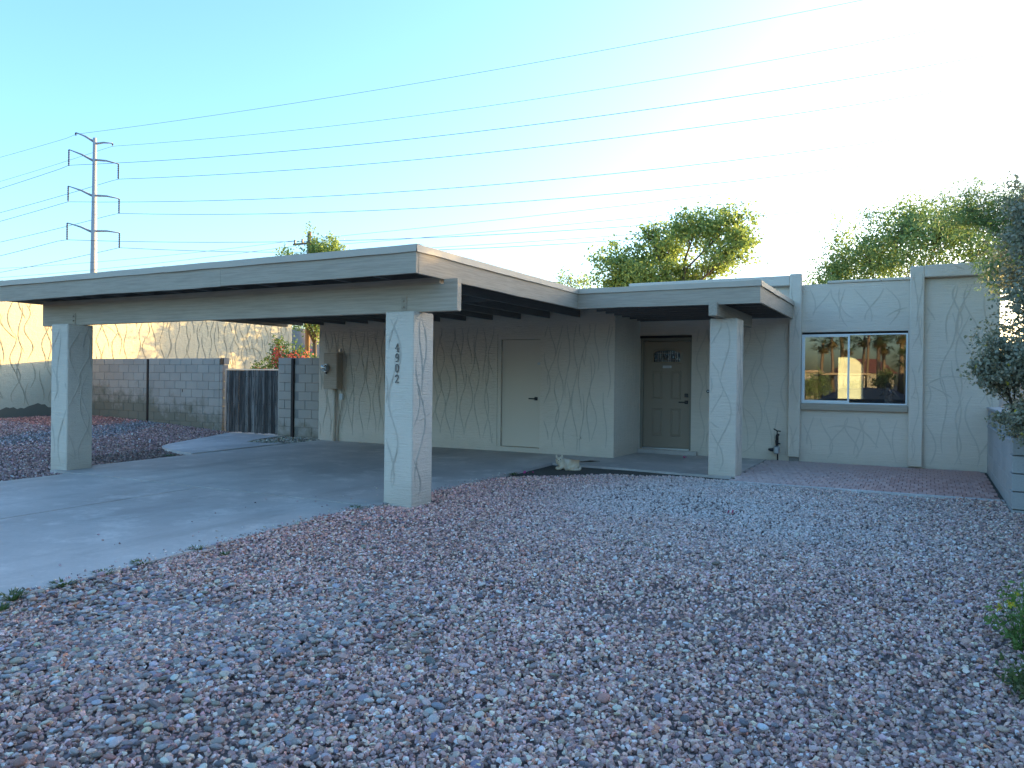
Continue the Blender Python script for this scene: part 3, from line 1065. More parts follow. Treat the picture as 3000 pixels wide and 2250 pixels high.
# --- stucco posts
def post(x0, x1, y0, y1, zt, seed, label=None):
    p = bx('post', 'stucco', house, x0, x1, y0, y1, -0.3, zt, c=0.012)
    if label:
        tag(p, label)
    z0 = G(y0)
    relief(p, 'relief_light', (x0, y0, z0), (1, 0, 0), (0, 0, 1), (0, -1, 0), x1 - x0, zt - z0, seed, (), 0.17, 0.95, 0.5, 1.2)
    relief(p, 'relief_light', (x1, y0, z0), (0, 1, 0), (0, 0, 1), (1, 0, 0), y1 - y0, zt - z0, seed + 1, (), 0.17, 0.95, 0.5, 1.2)
    return p


p_near = post(-5.58, -5.175, 7.25, 7.66, 2.137, 101, 'square stucco post bearing the house number 4902')
post(-11.88, -11.47, 7.12, 7.53, 2.134, 111)
post(-2.865, -2.46, 11.6, 12.05, 2.318, 121)

# house number on the near post
GL = {
    '4': [[(0.66, 0), (0.66, 1), (0.08, 0.30), (0.95, 0.30)], [(0.42, 0), (0.9, 0)]],
    '9': [[(0.85, 0.66), (0.70, 0.48), (0.42, 0.44), (0.2, 0.54), (0.14, 0.72), (0.22, 0.91), (0.5, 1), (0.76, 0.92), (0.86, 0.72), (0.84, 0.38), (0.72, 0.12), (0.48, 0.0), (0.22, 0.06)]],
    '0': [[(0.5, 0), (0.25, 0.1), (0.18, 0.35), (0.18, 0.65), (0.25, 0.9), (0.5, 1), (0.75, 0.9), (0.82, 0.65), (0.82, 0.35), (0.75, 0.1), (0.5, 0)]],
    '2': [[(0.16, 0.74), (0.25, 0.92), (0.5, 1), (0.76, 0.9), (0.82, 0.7), (0.66, 0.45), (0.15, 0.03), (0.88, 0.03), (0.88, 0.14)]],
}
for ch, zc in zip('4902', (1.722, 1.603, 1.482, 1.358)):
    m = MB()
    hgt, wid = 0.092, 0.056
    for st in GL[ch]:
        m.tube([(-5.395 + (u - 0.5) * wid, 7.238, zc + (v - 0.5) * hgt) for u, v in st], 0.0062, 6)
    m.build('number_' + {'4': 'four', '9': 'nine', '0': 'zero', '2': 'two'}[ch], 'digit', p_near)

# ------------------------------------------------------------------ fittings on the house walls
mt = thing('electric_meter', 'grey electric meter cabinet with round glass meter on carport wall', 'meter', (-11.3, 12.9, 0))
bx('cabinet', 'beam', mt, -11.5, -11.12, 12.80, 12.985, 1.13, 1.90, c=0.006)
bx('cabinet_lid', 'door_s', mt, -11.51, -11.11, 12.79, 12.986, 1.903, 1.92)
bx('cover_panel', 'beam', mt, -11.31, -11.135, 12.792, 12.799, 1.15, 1.89)
m = MB()
m.tube([(-11.16, 12.94, 1.921), (-11.16, 12.94, 2.0)], 0.025, 8)
m.build('conduit_stub', 'steel', mt)
m = MB()
m.tube([(-11.415, 12.80, 1.58), (-11.415, 12.755, 1.58)], 0.088, 20)
m.build('meter_ring', 'steel', mt)
m = MB()
m.tube([(-11.415, 12.754, 1.58), (-11.415, 12.70, 1.58)], 0.072, 20)
dial = m.build('dial', 'cream', mt)
m = MB()
m.box(-11.455, -11.375, 12.696, 12.699, 1.60, 1.625)
m.box(-11.45, -11.40, 12.696, 12.699, 1.555, 1.57)
m.box(-11.39, -11.37, 12.696, 12.699, 1.54, 1.57)
m.build('dial_print', 'black', dial)
m = MB()
m.tube([(-11.415, 12.753, 1.58), (-11.415, 12.69, 1.58), (-11.415, 12.675, 1.58)], [0.082, 0.08, 0.06], 20)
m.build('meter_glass', 'meterglass', mt, smooth=True)
m = MB()
m.box(-11.42, -11.39, 12.75, 12.79, 1.455, 1.49)
m.build('seal', 'black', mt)
m = MB()
m.tube([(-11.3, 12.93, -0.02), (-11.3, 12.93, 1.13)], 0.036, 10)
m.build('riser_pipe', 'door_s', mt, smooth=True)
m = MB()
m.tube([(-11.23, 12.955, -0.02), (-11.235, 12.955, 0.3), (-11.2, 12.955, 0.52), (-11.14, 12.955, 0.7), (-11.115, 12.955, 0.9), (-11.13, 12.955, 1.14)], 0.013, 8)
m.build('cable', 'door_s', mt, smooth=True)
bx('junction_box', 'cream', mt, -11.17, -11.08, 12.93, 12.985, 0.9, 1.03, c=0.004)

hb = thing('hose_tap', 'brass hose tap with boxy grey timer beside the window pilaster', 'tap', (-2.3, 14.25, 0))
m = MB()
m.tube([(-2.30, 14.30, -0.02), (-2.30, 14.30, 0.45)], 0.013, 8)
m.tube([(-2.30, 14.36, 0.45), (-2.30, 14.22, 0.45), (-2.30, 14.19, 0.42), (-2.30, 14.19, 0.36)], 0.02, 8)
m.build('pipe', 'darksteel', hb, smooth=True)
m = MB()
m.tube([(-2.30, 14.22, 0.46), (-2.30, 14.22, 0.52)], 0.01, 6)
m.tube([(-2.36, 14.22, 0.56), (-2.30, 14.22, 0.525), (-2.24, 14.22, 0.52)], 0.011, 6)
m.build('valve_handle', 'darksteel', hb)
m = MB()
m.tube([(-2.30, 14.19, 0.36), (-2.30, 14.19, 0.26)], [0.03, 0.022], 10)
m.tube([(-2.30, 14.19, 0.31), (-2.24, 14.19, 0.30)], 0.015, 8)
m.build('splitter', 'black', hb)
bx('timer', 'steel', hb, -2.35, -2.25, 14.14, 14.24, 0.12, 0.26, c=0.02)
m = MB()
m.tube([(-2.35, 14.19, 0.19), (-2.40, 14.19, 0.19), (-2.44, 14.19, 0.195)], [0.035, 0.03, 0.018], 10)
m.build('outlet', 'black', hb)

db = thing('doorbell', 'small round doorbell button on the wall by front door', 'doorbell', (-3.55, 14.36, 1.2))
m = MB()
m.tube([(-3.56, 14.363, 1.2), (-3.56, 14.345, 1.2)], 0.032, 14)
m.build('plate', 'black', db)
m = MB()
m.tube([(-3.56, 14.344, 1.2), (-3.56, 14.336, 1.2)], 0.016, 10)
m.build('button', 'cream', db)
pv = thing('pipe_stub', 'short capped pipe low on the carport wall', 'pipe', (-5.55, 12.98, 0.33))
m = MB()
m.tube([(-5.55, 12.99, 0.33), (-5.55, 12.95, 0.33)], 0.022, 10)
m.build('stub', 'stucco', pv)
m = MB()
m.tube([(-5.55, 12.949, 0.33), (-5.55, 12.935, 0.33)], 0.03, 10)
m.build('cap', 'stucco', pv)

# ------------------------------------------------------------------ block walls and gate
BLK = {}


def block_mesh(w, h, d, mat):
    k = (round(w, 3), round(h, 3), round(d, 3), mat)
    if k not in BLK:
        mm = MB()
        mm.cbox(-w / 2, w / 2, -d / 2, d / 2, -h / 2, h / 2, 0.004)
        me = bpy.data.meshes.new('block')
        me.from_pydata(mm.v, [], mm.f)
        me.materials.append(M[mat])
        BLK[k] = me
    return BLK[k]


def put_block(parent, w, h, d, mat, loc, rz=0):
    o = bpy.data.objects.new('block', block_mesh(w, h, d, mat))
    COL.objects.link(o)
    o.parent = parent
    o.matrix_parent_inverse = Matrix.Translation(-Vector(parent['_base']))
    o.location = loc
    o.rotation_euler = (0, 0, rz + R(rng.uniform(-.25, .25)))
    return o


def course_wall(parent, x0, x1, yc, ztop, ncourse, mat, ch=0.203, bw=0.406, d=0.15, first_cap=0.165, shift=0.0, skip=None):
    z = ztop
    for c in range(ncourse):
        hh = first_cap if c == 0 else ch
        zc = z - hh / 2
        x = x0 - (bw / 2 if (c % 2) else 0) + shift
        while x < x1 - 0.02:
            a, b = max(x, x0), min(x + bw, x1)
            if b - a > 0.06 and not (skip and skip(c, (a + b) / 2)):
                put_block(parent, b - a - 0.010, hh - 0.010, d, mat, ((a + b) / 2, yc + rng.uniform(-.002, .002), zc))
            x += bw
        z -= hh


bwL = thing('block_wall', 'grey block wall with mould stains left of the wooden gate', 'wall', (-18, 13.3, 0))
bx('mortar', 'mortar', bwL, -20.98, -15.22, 13.235, 13.365, -0.25, 1.81)
course_wall(bwL, -17.82, -15.2, 13.3, 1.82, 10, 'block', skip=lambda c, x: c == 5 and abs(x + 16.52) < 0.0)
course_wall(bwL, -20.97, -17.90, 13.3, 1.82, 10, 'block', shift=0.1)
m = MB()
m.box(-17.89, -17.83, 13.21, 13.24, -0.2, 1.80)
m.build('joint_post', 'darksteel', bwL)
m = MB()
hp = [(-16.52 + 0.022 * math.cos(a) * rng.uniform(.7, 1.2), 1.0 + 0.05 * math.sin(a) * rng.uniform(.8, 1.1)) for a in np.linspace(0, 6.283, 9)[:-1]]
m.add([(x, 13.221, z) for x, z in hp], [tuple(range(8))])
m.build('hole', 'black', bwL)
pier = thing('gate_pier', 'narrow grey block pier at the hinge side of gate', 'pier', (-15.1, 13.3, 0))
for c in range(10):
    hh = 0.165 if c == 0 else 0.203
    zc = 1.825 - (0 if c == 0 else 0.165 + (c - 1) * 0.203) - hh / 2
    if c:
        put_block(pier, 0.10, hh - .01, 0.18, 'block', (-15.14, 13.31, zc))
bx('open_core', 'black', pier, -15.17, -15.09, 13.22, 13.26, 1.67, 1.815)
bx('core_shell', 'block', pier, -15.19, -15.085, 13.262, 13.42, 1.665, 1.825)

bwR = thing('block_wall', 'short grey block wall between wooden gate and house', 'wall', (-12.5, 13.3, 0))
bx('mortar', 'mortar', bwR, -13.24, -11.81, 13.235, 13.365, -0.25, 1.81)
course_wall(bwR, -12.745, -11.805, 13.3, 1.82, 10, 'block', shift=0.12)
course_wall(bwR, -13.25, -12.83, 13.29, 1.825, 10, 'block', bw=0.42, shift=0, skip=None)
bx('joint_post', 'darksteel', bwR, -12.822, -12.753, 13.19, 13.235, -0.1, 1.80)

gate = thing('gate', 'weathered grey wooden slat gate in thin steel frame', 'gate', (-14.15, 13.3, 0))
m = MB()
gx0_, gx1_ = -15.06, -13.27
m.box(gx0_, gx0_ + .03, 13.27, 13.30, -0.01, 1.56)
m.box(gx1_ - .03, gx1_, 13.27, 13.30, -0.01, 1.56)
m.box(gx0_ + .031, gx1_ - .031, 13.27, 13.30, 1.53, 1.56)
m.box(gx0_ + .031, gx1_ - .031, 13.275, 13.30, -0.005, 0.02)
m.box(gx0_ + .031, gx1_ - .031, 13.305, 13.33, 0.75, 0.80)
m.build('frame', 'steel', gate)
ns = 16
xw = (gx1_ - gx0_ - .07) / ns
for i in range(ns):
    x0 = gx0_ + .035 + i * xw
    gp = 0.006 if i > 4 else 0.011
    s = bx('slat', 'slat', gate, x0 + gp, x0 + xw - gp * .4, 13.274 + rng.uniform(0, .006), 13.294 + rng.uniform(0, .004), 0.025 + rng.uniform(0, .02), 1.527, c=0.002)
    m = MB()
    for z in (0.23, 0.72, 1.38):
        m.tube([(x0 + xw * .5, 13.276, z), (x0 + xw * .5, 13.266, z)], 0.008, 6)
    tag(m.build('bolts', 'darksteel', s), kind='stuff')

# right boundary wall, painted blocks with breeze-block row
bw3 = thing('boundary_wall', 'pale painted block wall with breeze-block row right of the patio', 'wall', (0.95, 12.5, 0))
WXF = 0.875
m = MB()
m.box(WXF + 0.004, WXF + 0.14, 10.62, 14.36, -0.25, 0.70)
m.build('core', 'white_block', bw3)
z = 0.70
for c in range(4):
    y = 10.62 - (0.2 if c % 2 else 0)
    while y < 14.34:
        a, b = max(y, 10.62), min(y + 0.406, 14.345)
        if b - a > 0.06:
            put_block(bw3, b - a - 0.004, 0.199, 0.155, 'white_block', (WXF + 0.078, (a + b) / 2, z - 0.1), R(90))
        y += 0.406
    z -= 0.203
bx('ledge', 'white_block', bw3, WXF - 0.012, WXF + 0.165, 10.62, 14.345, 0.702, 0.745, c=0.006)
bx('cap', 'white_block', bw3, WXF - 0.02, WXF + 0.175, 10.32, 14.345, 0.985, 1.03, c=0.008)
bx('end_block', 'white_block', bw3, WXF, WXF + 0.155, 13.72, 14.344, 0.746, 0.984, c=0.005)
for k in range(10):
    yc = 11.10 + k * 0.27
    if yc > 13.6:
        break
    m = MB()
    h0, h1 = 0.75, 0.98
    a, b = yc - 0.13, yc + 0.13
    m.box(WXF + .03, WXF + .12, a, a + .02, h0, h1)
    m.box(WXF + .03, WXF + .12, b - .02, b, h0, h1)
    m.box(WXF + .03, WXF + .12, a + .02, b - .02, h0, h0 + .02)
    m.box(WXF + .03, WXF + .12, a + .02, b - .02, h1 - .02, h1)
    for cy in (yc - .055, yc + .055):
        ring = [(WXF + .05, cy + .045 * math.cos(q), .865 + .07 * math.sin(q)) for q in np.linspace(0, 6.283, 13)]
        m.tube(ring, 0.013, 5)
    m.box(WXF + .04, WXF + .1, yc - .008, yc + .008, h0 + .02, h1 - .02)
    m.build('breeze_block', 'white_block', bw3)
for c in range(7):
    hh = 0.203
    zc = 0.984 - c * hh - hh / 2
    put_block(bw3, 0.285, hh - .012, 0.19, 'white_block', (WXF + 0.09, 10.46, zc), R(90))
bw4 = thing('boundary_wall', 'pale painted block wall behind the grey bush at right edge', 'wall', (1.15, 8, 0))
bx('core', 'white_block', bw4, 1.13, 1.25, 4.0, 10.29, -0.3, 0.95)
z = 0.96
for c in range(6):
    y = 4.0 - (0.2 if c % 2 else 0)
    while y < 10.28:
        a, b = max(y, 4.0), min(y + 0.406, 10.28)
        if b - a > 0.06:
            put_block(bw4, b - a - 0.006, 0.197, 0.15, 'white_block', (1.19, (a + b) / 2, z - 0.1), R(90))
        y += 0.406
    z -= 0.203

# ------------------------------------------------------------------ neighbours
nb = thing('neighbour_house', 'sunlit pale stucco house wall beyond the grey block wall', 'house', (-24, 13, 0))
nw = bx('wall', 'stucco_nb', nb, -21.2, -21.0, 4.0, 21.63, -0.3, 3.45)
relief(nw, 'relief_nb', (-21.0, 9.5, 0.45), (0, 1, 0), (0, 0, 1), (1, 0, 0), 12.1, 2.95, 51, (), 0.27, 1.25, 0.5, 1.4)
bx('back_wall', 'stucco_nb', nb, -30, -21.21, 21.43, 21.63, -0.3, 3.45)
bx('front_wall', 'stucco_nb', nb, -30, -21.21, 4.0, 4.2, -0.3, 3.45)
bx('roof', 'roofing', nb, -30, -21.21, 4.21, 21.42, 3.2, 3.3)
m = MB()
ys = np.arange(9.0, 13.2, 0.09)
for a, b in zip(ys[:-1], ys[1:]):
    def top(y):
        return 0.44 + 0.10 * math.sin(y * 2.1 + 1.2) + 0.05 * math.sin(y * 7.3) + 0.02 * math.sin(y * 31)
    m.add([(-20.992, a, 0.24), (-20.992, b, 0.24), (-20.992, b, top(b)), (-20.992, a, top(a)), (-21.0, a, top(a)), (-21.0, b, top(b))], [(0, 1, 2, 3), (3, 2, 5, 4)])
m.build('bare_render', 'mortar', nb)
rb = thing('neighbour_house', 'low flat-roofed house beyond the right boundary wall', 'house', (12, 12, 0))
bx('wall', 'white_stucco', rb, 6.5, 22, 1.0, 22, -0.4, 3.3)
bx('roof', 'roofing', rb, 6.3, 22.2, 0.8, 22.2, 3.301, 3.42)
rbw = thing('yard_wall', 'white yard wall at the far right beyond the house corner', 'wall', (2.2, 16, 0))
bx('panel', 'white_stucco', rbw, 1.08, 6.4, 16.0, 16.2, -0.1, 1.72)
bx('coping', 'white_stucco', rbw, 1.05, 6.4, 15.97, 16.23, 1.722, 1.79, c=0.01)

# ------------------------------------------------------------------ power lines
tw = thing('transmission_tower', 'tall steel transmission pole with four pairs of curved arms', 'power pole', (-87.65, 57.48, 0))
PX, PY = -87.65, 57.48
m = MB()
m.tube([(PX, PY, -0.5), (PX, PY, 14), (PX, PY, 29.7)], [0.46, 0.36, 0.20], 12)
m.build('shaft', 'pole', tw, smooth=True)
arms = [((-89.70, 56.43, 30.34), 29.2, 29.98), ((-85.81, 58.51, 29.1), 29.0, 28.77), ((-90.39, 56.05, 28.30), 26.9, 26.36), ((-85.17, 58.84, 26.66), 27.1, 24.86),
        ((-90.41, 56.02, 23.94), 22.7, 22.07), ((-85.04, 58.89, 22.51), 22.85, 20.78), ((-90.46, 55.97, 19.55), 18.4, 17.55), ((-84.96, 58.92, 18.44), 18.6, 16.66)]
for (ax_, ay_, az_), hz, wz in arms:
    m = MB()
    mid_ = ((PX + ax_) / 2, (PY + ay_) / 2, (hz + az_) / 2 + 0.12)
    m.tube([(PX, PY, hz), mid_, (ax_, ay_, az_)], [0.15, 0.11, 0.06], 8)
    am = m.build('arm', 'pole', tw, smooth=True)
    m = MB()
    z = az_
    pts, rd = [(ax_, ay_, az_)], [0.05]
    k = 0
    while z > wz + 0.12:
        z -= 0.11
        k += 1
        pts.append((ax_, ay_, z))
        rd.append(0.12 if k % 2 else 0.06)
    pts.append((ax_, ay_, wz))
    rd.append(0.04)
    m.tube(pts, rd, 8)
    m.build('insulator', 'insul', am)
WD, WD2 = (0.97810667, 0.20810417), (-0.99784603, 0.06559955)
WR = [(-89.70, 56.43, 0.00040, 0.02511, 30.125), (-85.81, 58.51, 0.00069, -0.01798, 28.748), (-90.39, 56.05, 0.00065, -0.03353, 26.418), (-85.17, 58.84, 0.00068, -0.03389, 24.836),
      (-90.41, 56.02, 0.00077, -0.06192, 22.059), (-85.04, 58.89, 0.00089, -0.06908, 20.751), (-90.46, 55.97, 0.00071, -0.06760, 17.530), (-84.96, 58.92, 0.00093, -0.07981, 16.663)]
WL = [(29.98, -0.0077), (28.77, -0.0407), (26.34, -0.049), (24.88, -0.049), (22.08, -0.0516), (20.81, -0.0486), (17.67, -0.059), (16.66, -0.0505)]
WN = ['topmost wire at the left arm', 'topmost wire at the right arm', 'upper conductor at the left arm', 'upper conductor at the right arm',
      'middle conductor at the left arm', 'middle conductor at the right arm', 'lowest conductor at the left arm', 'lowest conductor at the right arm']
for (ax_, ay_, a2, a1, a0), (z0, sl), nm in zip(WR, WL, WN):
    pts = []
    for s in np.linspace(45, 2, 9):
        pts.append((ax_ + WD2[0] * s, ay_ + WD2[1] * s, z0 + sl * s + 0.0004 * s * s))
    for s in np.linspace(0, 150, 31):
        pts.append((ax_ + WD[0] * s, ay_ + WD[1] * s, a0 + a1 * s + a2 * s * s))
    m = MB()
    m.tube(pts, 0.028 if a0 < 28 else 0.02, 5)
    tag(m.build('power_line', 'wire'), 'long power line strung from the tall steel pole, ' + nm, 'wire', 'power lines on the tall pole')

up = thing('utility_pole', 'brown wooden utility pole beside the small green tree', 'power pole', (-24.6, 26.3, 0))
m = MB()
m.tube([(-24.62, 26.3, -0.3), (-24.55, 26.3, 7.95)], [0.13, 0.09], 10)
m.build('shaft', 'wood_pole', up, smooth=True)
bx('crossarm', 'wood_pole', up, -25.4, -24.1, 26.15, 26.21, 7.38, 7.46)
for x in (-25.3, -24.85, -24.2):
    m = MB()
    m.tube([(x, 26.18, 7.47), (x, 26.18, 7.62)], 0.05, 6)
    m.build('insulator', 'insul', up)
m = MB()
m.tube([(-24.95, 26.1, 6.2), (-24.95, 26.1, 6.9)], 0.16, 10)
m.build('transformer', 'steel', up)
for k, (e2, z2, lb) in enumerate((((-70, 24.0), 8.6, 'upper service wire running left from the wooden utility pole'), ((-70, 21.0), 7.2, 'lower service wire running left from the wooden utility pole'),
                                  ((40, 41), 14.0, 'upper service wire running right from the wooden utility pole'), ((40, 39), 12.3, 'middle service wire running right from the wooden utility pole'),
                                  ((40, 37), 10.2, 'lower service wire running right from the wooden utility pole'))):
    st = (-25.2, 26.18, 7.6 - 0.25 * (k % 2)) if k < 2 else (-24.1, 26.18, 7.6 - 0.35 * (k - 2))
    pts = []
    for s in np.linspace(0, 1, 15):
        pts.append((st[0] + (e2[0] - st[0]) * s, st[1] + (e2[1] - st[1]) * s, st[2] + (z2 - st[2]) * s - 3.2 * s * (1 - s) * (1 if k > 1 else .8)))
    m = MB()
    m.tube(pts, 0.008, 5)
    tag(m.build('service_wire', 'wire'), lb, 'wire', 'wires on the wooden pole')


# ------------------------------------------------------------------ plants
def leaf_mesh(C, size, aspect, rg, droop=0.0, N=None, fold=True):
    n = len(C)
    a = rg.normal(size=(n, 3))
    a[:, 2] -= droop
    if N is not None:
        a += N
    a /= np.linalg.norm(a, axis=1)[:, None] + 1e-9
    b = np.cross(a, rg.normal(size=(n, 3)))
    b /= np.linalg.norm(b, axis=1)[:, None] + 1e-9
    s = size * rg.uniform(0.6, 1.35, n)[:, None]
    L, W = a * s, b * s * aspect
    V = np.stack([C - L * 0.5, C + W * 0.5 + L * 0.05, C + L * 0.5, C - W * 0.5 + L * 0.05], 1).reshape(-1, 3)
    F = np.arange(n * 4).reshape(-1, 4)
    return V, F


def np_obj(name, V, F, mat, parent):
    me = bpy.data.meshes.new(name)
    me.vertices.add(len(V))
    me.vertices.foreach_set('co', V.astype(np.float32).ravel())
    k = F.shape[1]
    me.loops.add(F.size)
    me.loops.foreach_set('vertex_index', F.astype(np.int32).ravel())
    me.polygons.add(len(F))
    me.polygons.foreach_set('loop_start', np.arange(0, F.size, k, dtype=np.int32))
    me.update(calc_edges=True)
    return mobj(name, me, mat, parent)


def tree(name, label, cat, base, split, blobs, nleaf, leaf, mats, seed, r0=0.12, twigs=26, aspect=0.5, droop=0.3, spread=0.22, group=None, stems=1):
    """blobs: (centre, radii, weight). limbs run from the split to each blob, twigs through its volume, leaves round the twigs"""
    rg = np.random.default_rng(seed)
    t = thing(name, label, cat, base, group)
    m = MB()
    base = np.array(base, float)
    split = np.array(split, float)
    m.tube([base - [0, 0, .2], base + (split - base) * .5 + [rg.uniform(-.1, .1), rg.uniform(-.1, .1), 0], split], [r0 * 1.25, r0, r0 * .85], 8)
    leafC = []
    wsum = sum(b[2] for b in blobs)
    for c, rad, wgt in blobs:
        c = np.array(c, float)
        rad = np.array(rad, float)
        mid_ = (split + c) / 2 + rg.normal(size=3) * 0.12 * np.linalg.norm(c - split)
        st = split + (c - split) * 0.0
        m.tube([st, mid_, c], [r0 * .55, r0 * .36, r0 * .18], 6)
        k = max(6, int(twigs))
        nl = int(nleaf * wgt / wsum / k)
        for _ in range(k):
            d = rg.normal(size=3)
            d /= np.linalg.norm(d)
            rr = rg.uniform(0.55, 1.12)
            tip = c + d * rad * rr
            s0 = mid_ + (c - mid_) * rg.uniform(0.3, 1.0)
            bend = (s0 + tip) / 2 + rg.normal(size=3) * 0.12 * rad + np.array([0, 0, 0.12 * rad[2]])
            m.tube([s0, bend, tip], [r0 * .12, r0 * .08, r0 * .03], 4, False)
            tt = rg.uniform(0.3, 1.08, nl) ** 0.8
            pc = np.where(tt[:, None] < .5, s0 + (bend - s0) * (tt[:, None] * 2), bend + (tip - bend) * (tt[:, None] * 2 - 1))
            # leaves gather in small clumps along the twig
            ncl = max(3, nl // 14)
            clump = rg.integers(0, ncl, nl)
            off = rg.normal(size=(ncl, 3)) * spread * rad * 0.8
            pc = pc + off[clump] + rg.normal(size=(nl, 3)) * spread * rad * 0.42
            leafC.append(pc)
    m.build('trunk', mats[0], t, smooth=True)
    C = np.concatenate(leafC)
    V, F = leaf_mesh(C, leaf, aspect, rg, droop)
    np_obj('crown', V, F, mats[1], t)
    return t, C


tree('ash_tree', 'large leafy green tree behind the entry roof', 'tree', (-7.0, 24, 0), (-6.9, 24, 3.4),
     [((-8.9, 24, 5.1), (0.95, 1.0, 0.75), 1.6), ((-7.9, 23.8, 4.6), (1.2, 1.1, 0.8), 2.0), ((-7.6, 24.2, 5.6), (1.0, 1.0, 0.7), 1.1), ((-6.4, 24, 6.15), (1.1, 1.0, 0.62), 1.1),
      ((-5.4, 24.1, 6.2), (0.9, 1.0, 0.65), 0.9), ((-5.3, 24, 5.3), (0.8, 0.9, 0.6), 0.8), ((-6.4, 24.3, 4.7), (0.9, 0.9, 0.6), 0.7), ((-4.85, 24, 5.75), (0.5, 0.7, 0.45), 0.35),
      ((-7.9, 24, 6.25), (0.5, 0.6, 0.25), 0.22), ((-9.2, 23.9, 4.5), (0.5, 0.6, 0.5), 0.4)],
     23000, 0.12, ('bark', 'leaf_a'), 5, 0.10, 22, 0.5, 0.3, 0.25)
tree('mesquite_tree', 'broad dark green tree behind the window wall', 'tree', (-0.4, 23, 0), (-0.4, 23, 3.0),
     [((-2.2, 23, 4.3), (0.75, 0.9, 0.6), 0.9), ((-1.4, 23, 5.0), (0.95, 1, 0.8), 1.3), ((-0.6, 23, 5.7), (0.95, 1, 0.72), 1.2), ((0.4, 23, 5.5), (1.0, 1, 0.8), 1.2),
      ((-0.2, 22.6, 4.4), (1.3, 1, 0.8), 1.5), ((1.4, 23, 4.9), (1.0, 1, 0.9), 1.2), ((-2.75, 23, 3.7), (0.5, .7, .4), .5), ((-1.7, 22.8, 3.8), (.8, .8, .5), .8), ((2.4, 23, 4.6), (1.0, 1, 1.0), 1.0), ((4.0, 23, 4.5), (1.2, 1.2, 1.0), 1.4), ((5.6, 23.4, 4.3), (1.1, 1.2, 1.0), 1.2)],  # last blobs, out of view, added to keep sun off the carport fascia
     44000, 0.10, ('bark', 'leaf_b'), 6, 0.09, 22, 0.42, 0.3, 0.25)
tree('palo_verde_tree', 'feathery pale green tree overhanging the right parapet', 'tree', (2.6, 12.9, -0.1), (2.2, 12.9, 2.3),
     [((1.25, 12.9, 3.75), (0.75, 0.6, 0.5), 1.2), ((0.45, 12.8, 3.95), (0.6, 0.5, 0.38), 0.7), ((1.7, 12.9, 4.1), (0.7, 0.6, 0.5), 1.1), ((1.2, 12.6, 3.1), (0.5, 0.4, 0.45), 0.8),
      ((0.85, 12.5, 2.95), (0.28, 0.3, 0.3), 0.25), ((2.3, 12.9, 3.6), (0.8, 0.8, 0.7), 1.0)],
     42000, 0.07, ('bark_g', 'leaf_pv'), 8, 0.05, 44, 0.15, 0.5, 0.26)
tree('ash_tree', 'small sunlit green tree beside the wooden utility pole', 'tree', (-23.9, 26.0, 0), (-23.9, 26.0, 2.9),
     [((-24.0, 26.0, 4.4), (1.1, 1.0, 1.2), 1.6), ((-24.9, 25.6, 6.5), (1.0, 0.9, 0.65), 1.0), ((-23.7, 26, 7.2), (0.75, 0.8, 0.75), 0.9), ((-22.9, 26, 6.7), (0.75, 0.8, 0.8), 0.8), ((-23.0, 26, 4.1), (0.9, 0.9, 0.8), 1.0), ((-25.9, 26, 6.35), (.6, .8, .4), .3), ((-24, 26, 5.6), (1.2, 1, .8), 1.0)],
     14000, 0.13, ('bark', 'leaf_a'), 9, 0.11, 22)
tree('ash_tree', 'distant treetop just above the carport roof left of utility pole', 'tree', (-29.2, 28.0, 0), (-29.0, 28, 3.2),
     [((-29.0, 28, 6.3), (1.0, 0.9, 0.75), 1.0), ((-29.3, 28, 5.2), (1.1, 1.0, 0.9), 1.0)], 1500, 0.12, ('bark', 'leaf_b'), 10, 0.1, 14)
tree('ash_tree', 'sparse sunlit treetop peeking over the carport roof edge', 'tree', (-11.0, 25.5, 0), (-11.0, 25.5, 3.2),
     [((-11.5, 25.5, 5.0), (0.6, 0.6, 0.5), 1.0), ((-10.8, 25.5, 4.9), (0.6, 0.6, 0.45), 0.8), ((-11.2, 25.5, 4.3), (0.8, 0.7, 0.6), 1.0)], 900, 0.10, ('bark', 'leaf_a'), 12, 0.08, 12)

tree('unseen_tree', 'round leafy tree added unseen behind the house to dapple the neighbour wall', 'tree', (-17.0, 24.2, 0), (-17.0, 24.2, 1.2),
     [((-17.0, 24.2, 2.9), (1.3, 1.3, 1.2), 1.5), ((-16.2, 25.4, 3.6), (1.2, 1.2, 0.9), 1.0), ((-17.6, 23.2, 3.0), (0.8, 1.0, 0.9), 0.8)], 5000, 0.13, ('bark', 'leaf_b'), 18, 0.1, 20)  # hidden from view, added to throw dappled shade on the neighbour's wall
tree('unseen_tree', 'second leafy tree added unseen behind the house for dappled shade, farther back', 'tree', (-16.6, 28.0, 0), (-16.6, 28.0, 1.4),
     [((-16.6, 28.0, 3.2), (1.5, 1.6, 1.4), 1.5), ((-16.0, 29.4, 3.6), (1.2, 1.4, 1.1), 1.0)], 4600, 0.13, ('bark', 'leaf_a'), 19, 0.1, 20)  # likewise unseen, placed for the broken shade on that wall
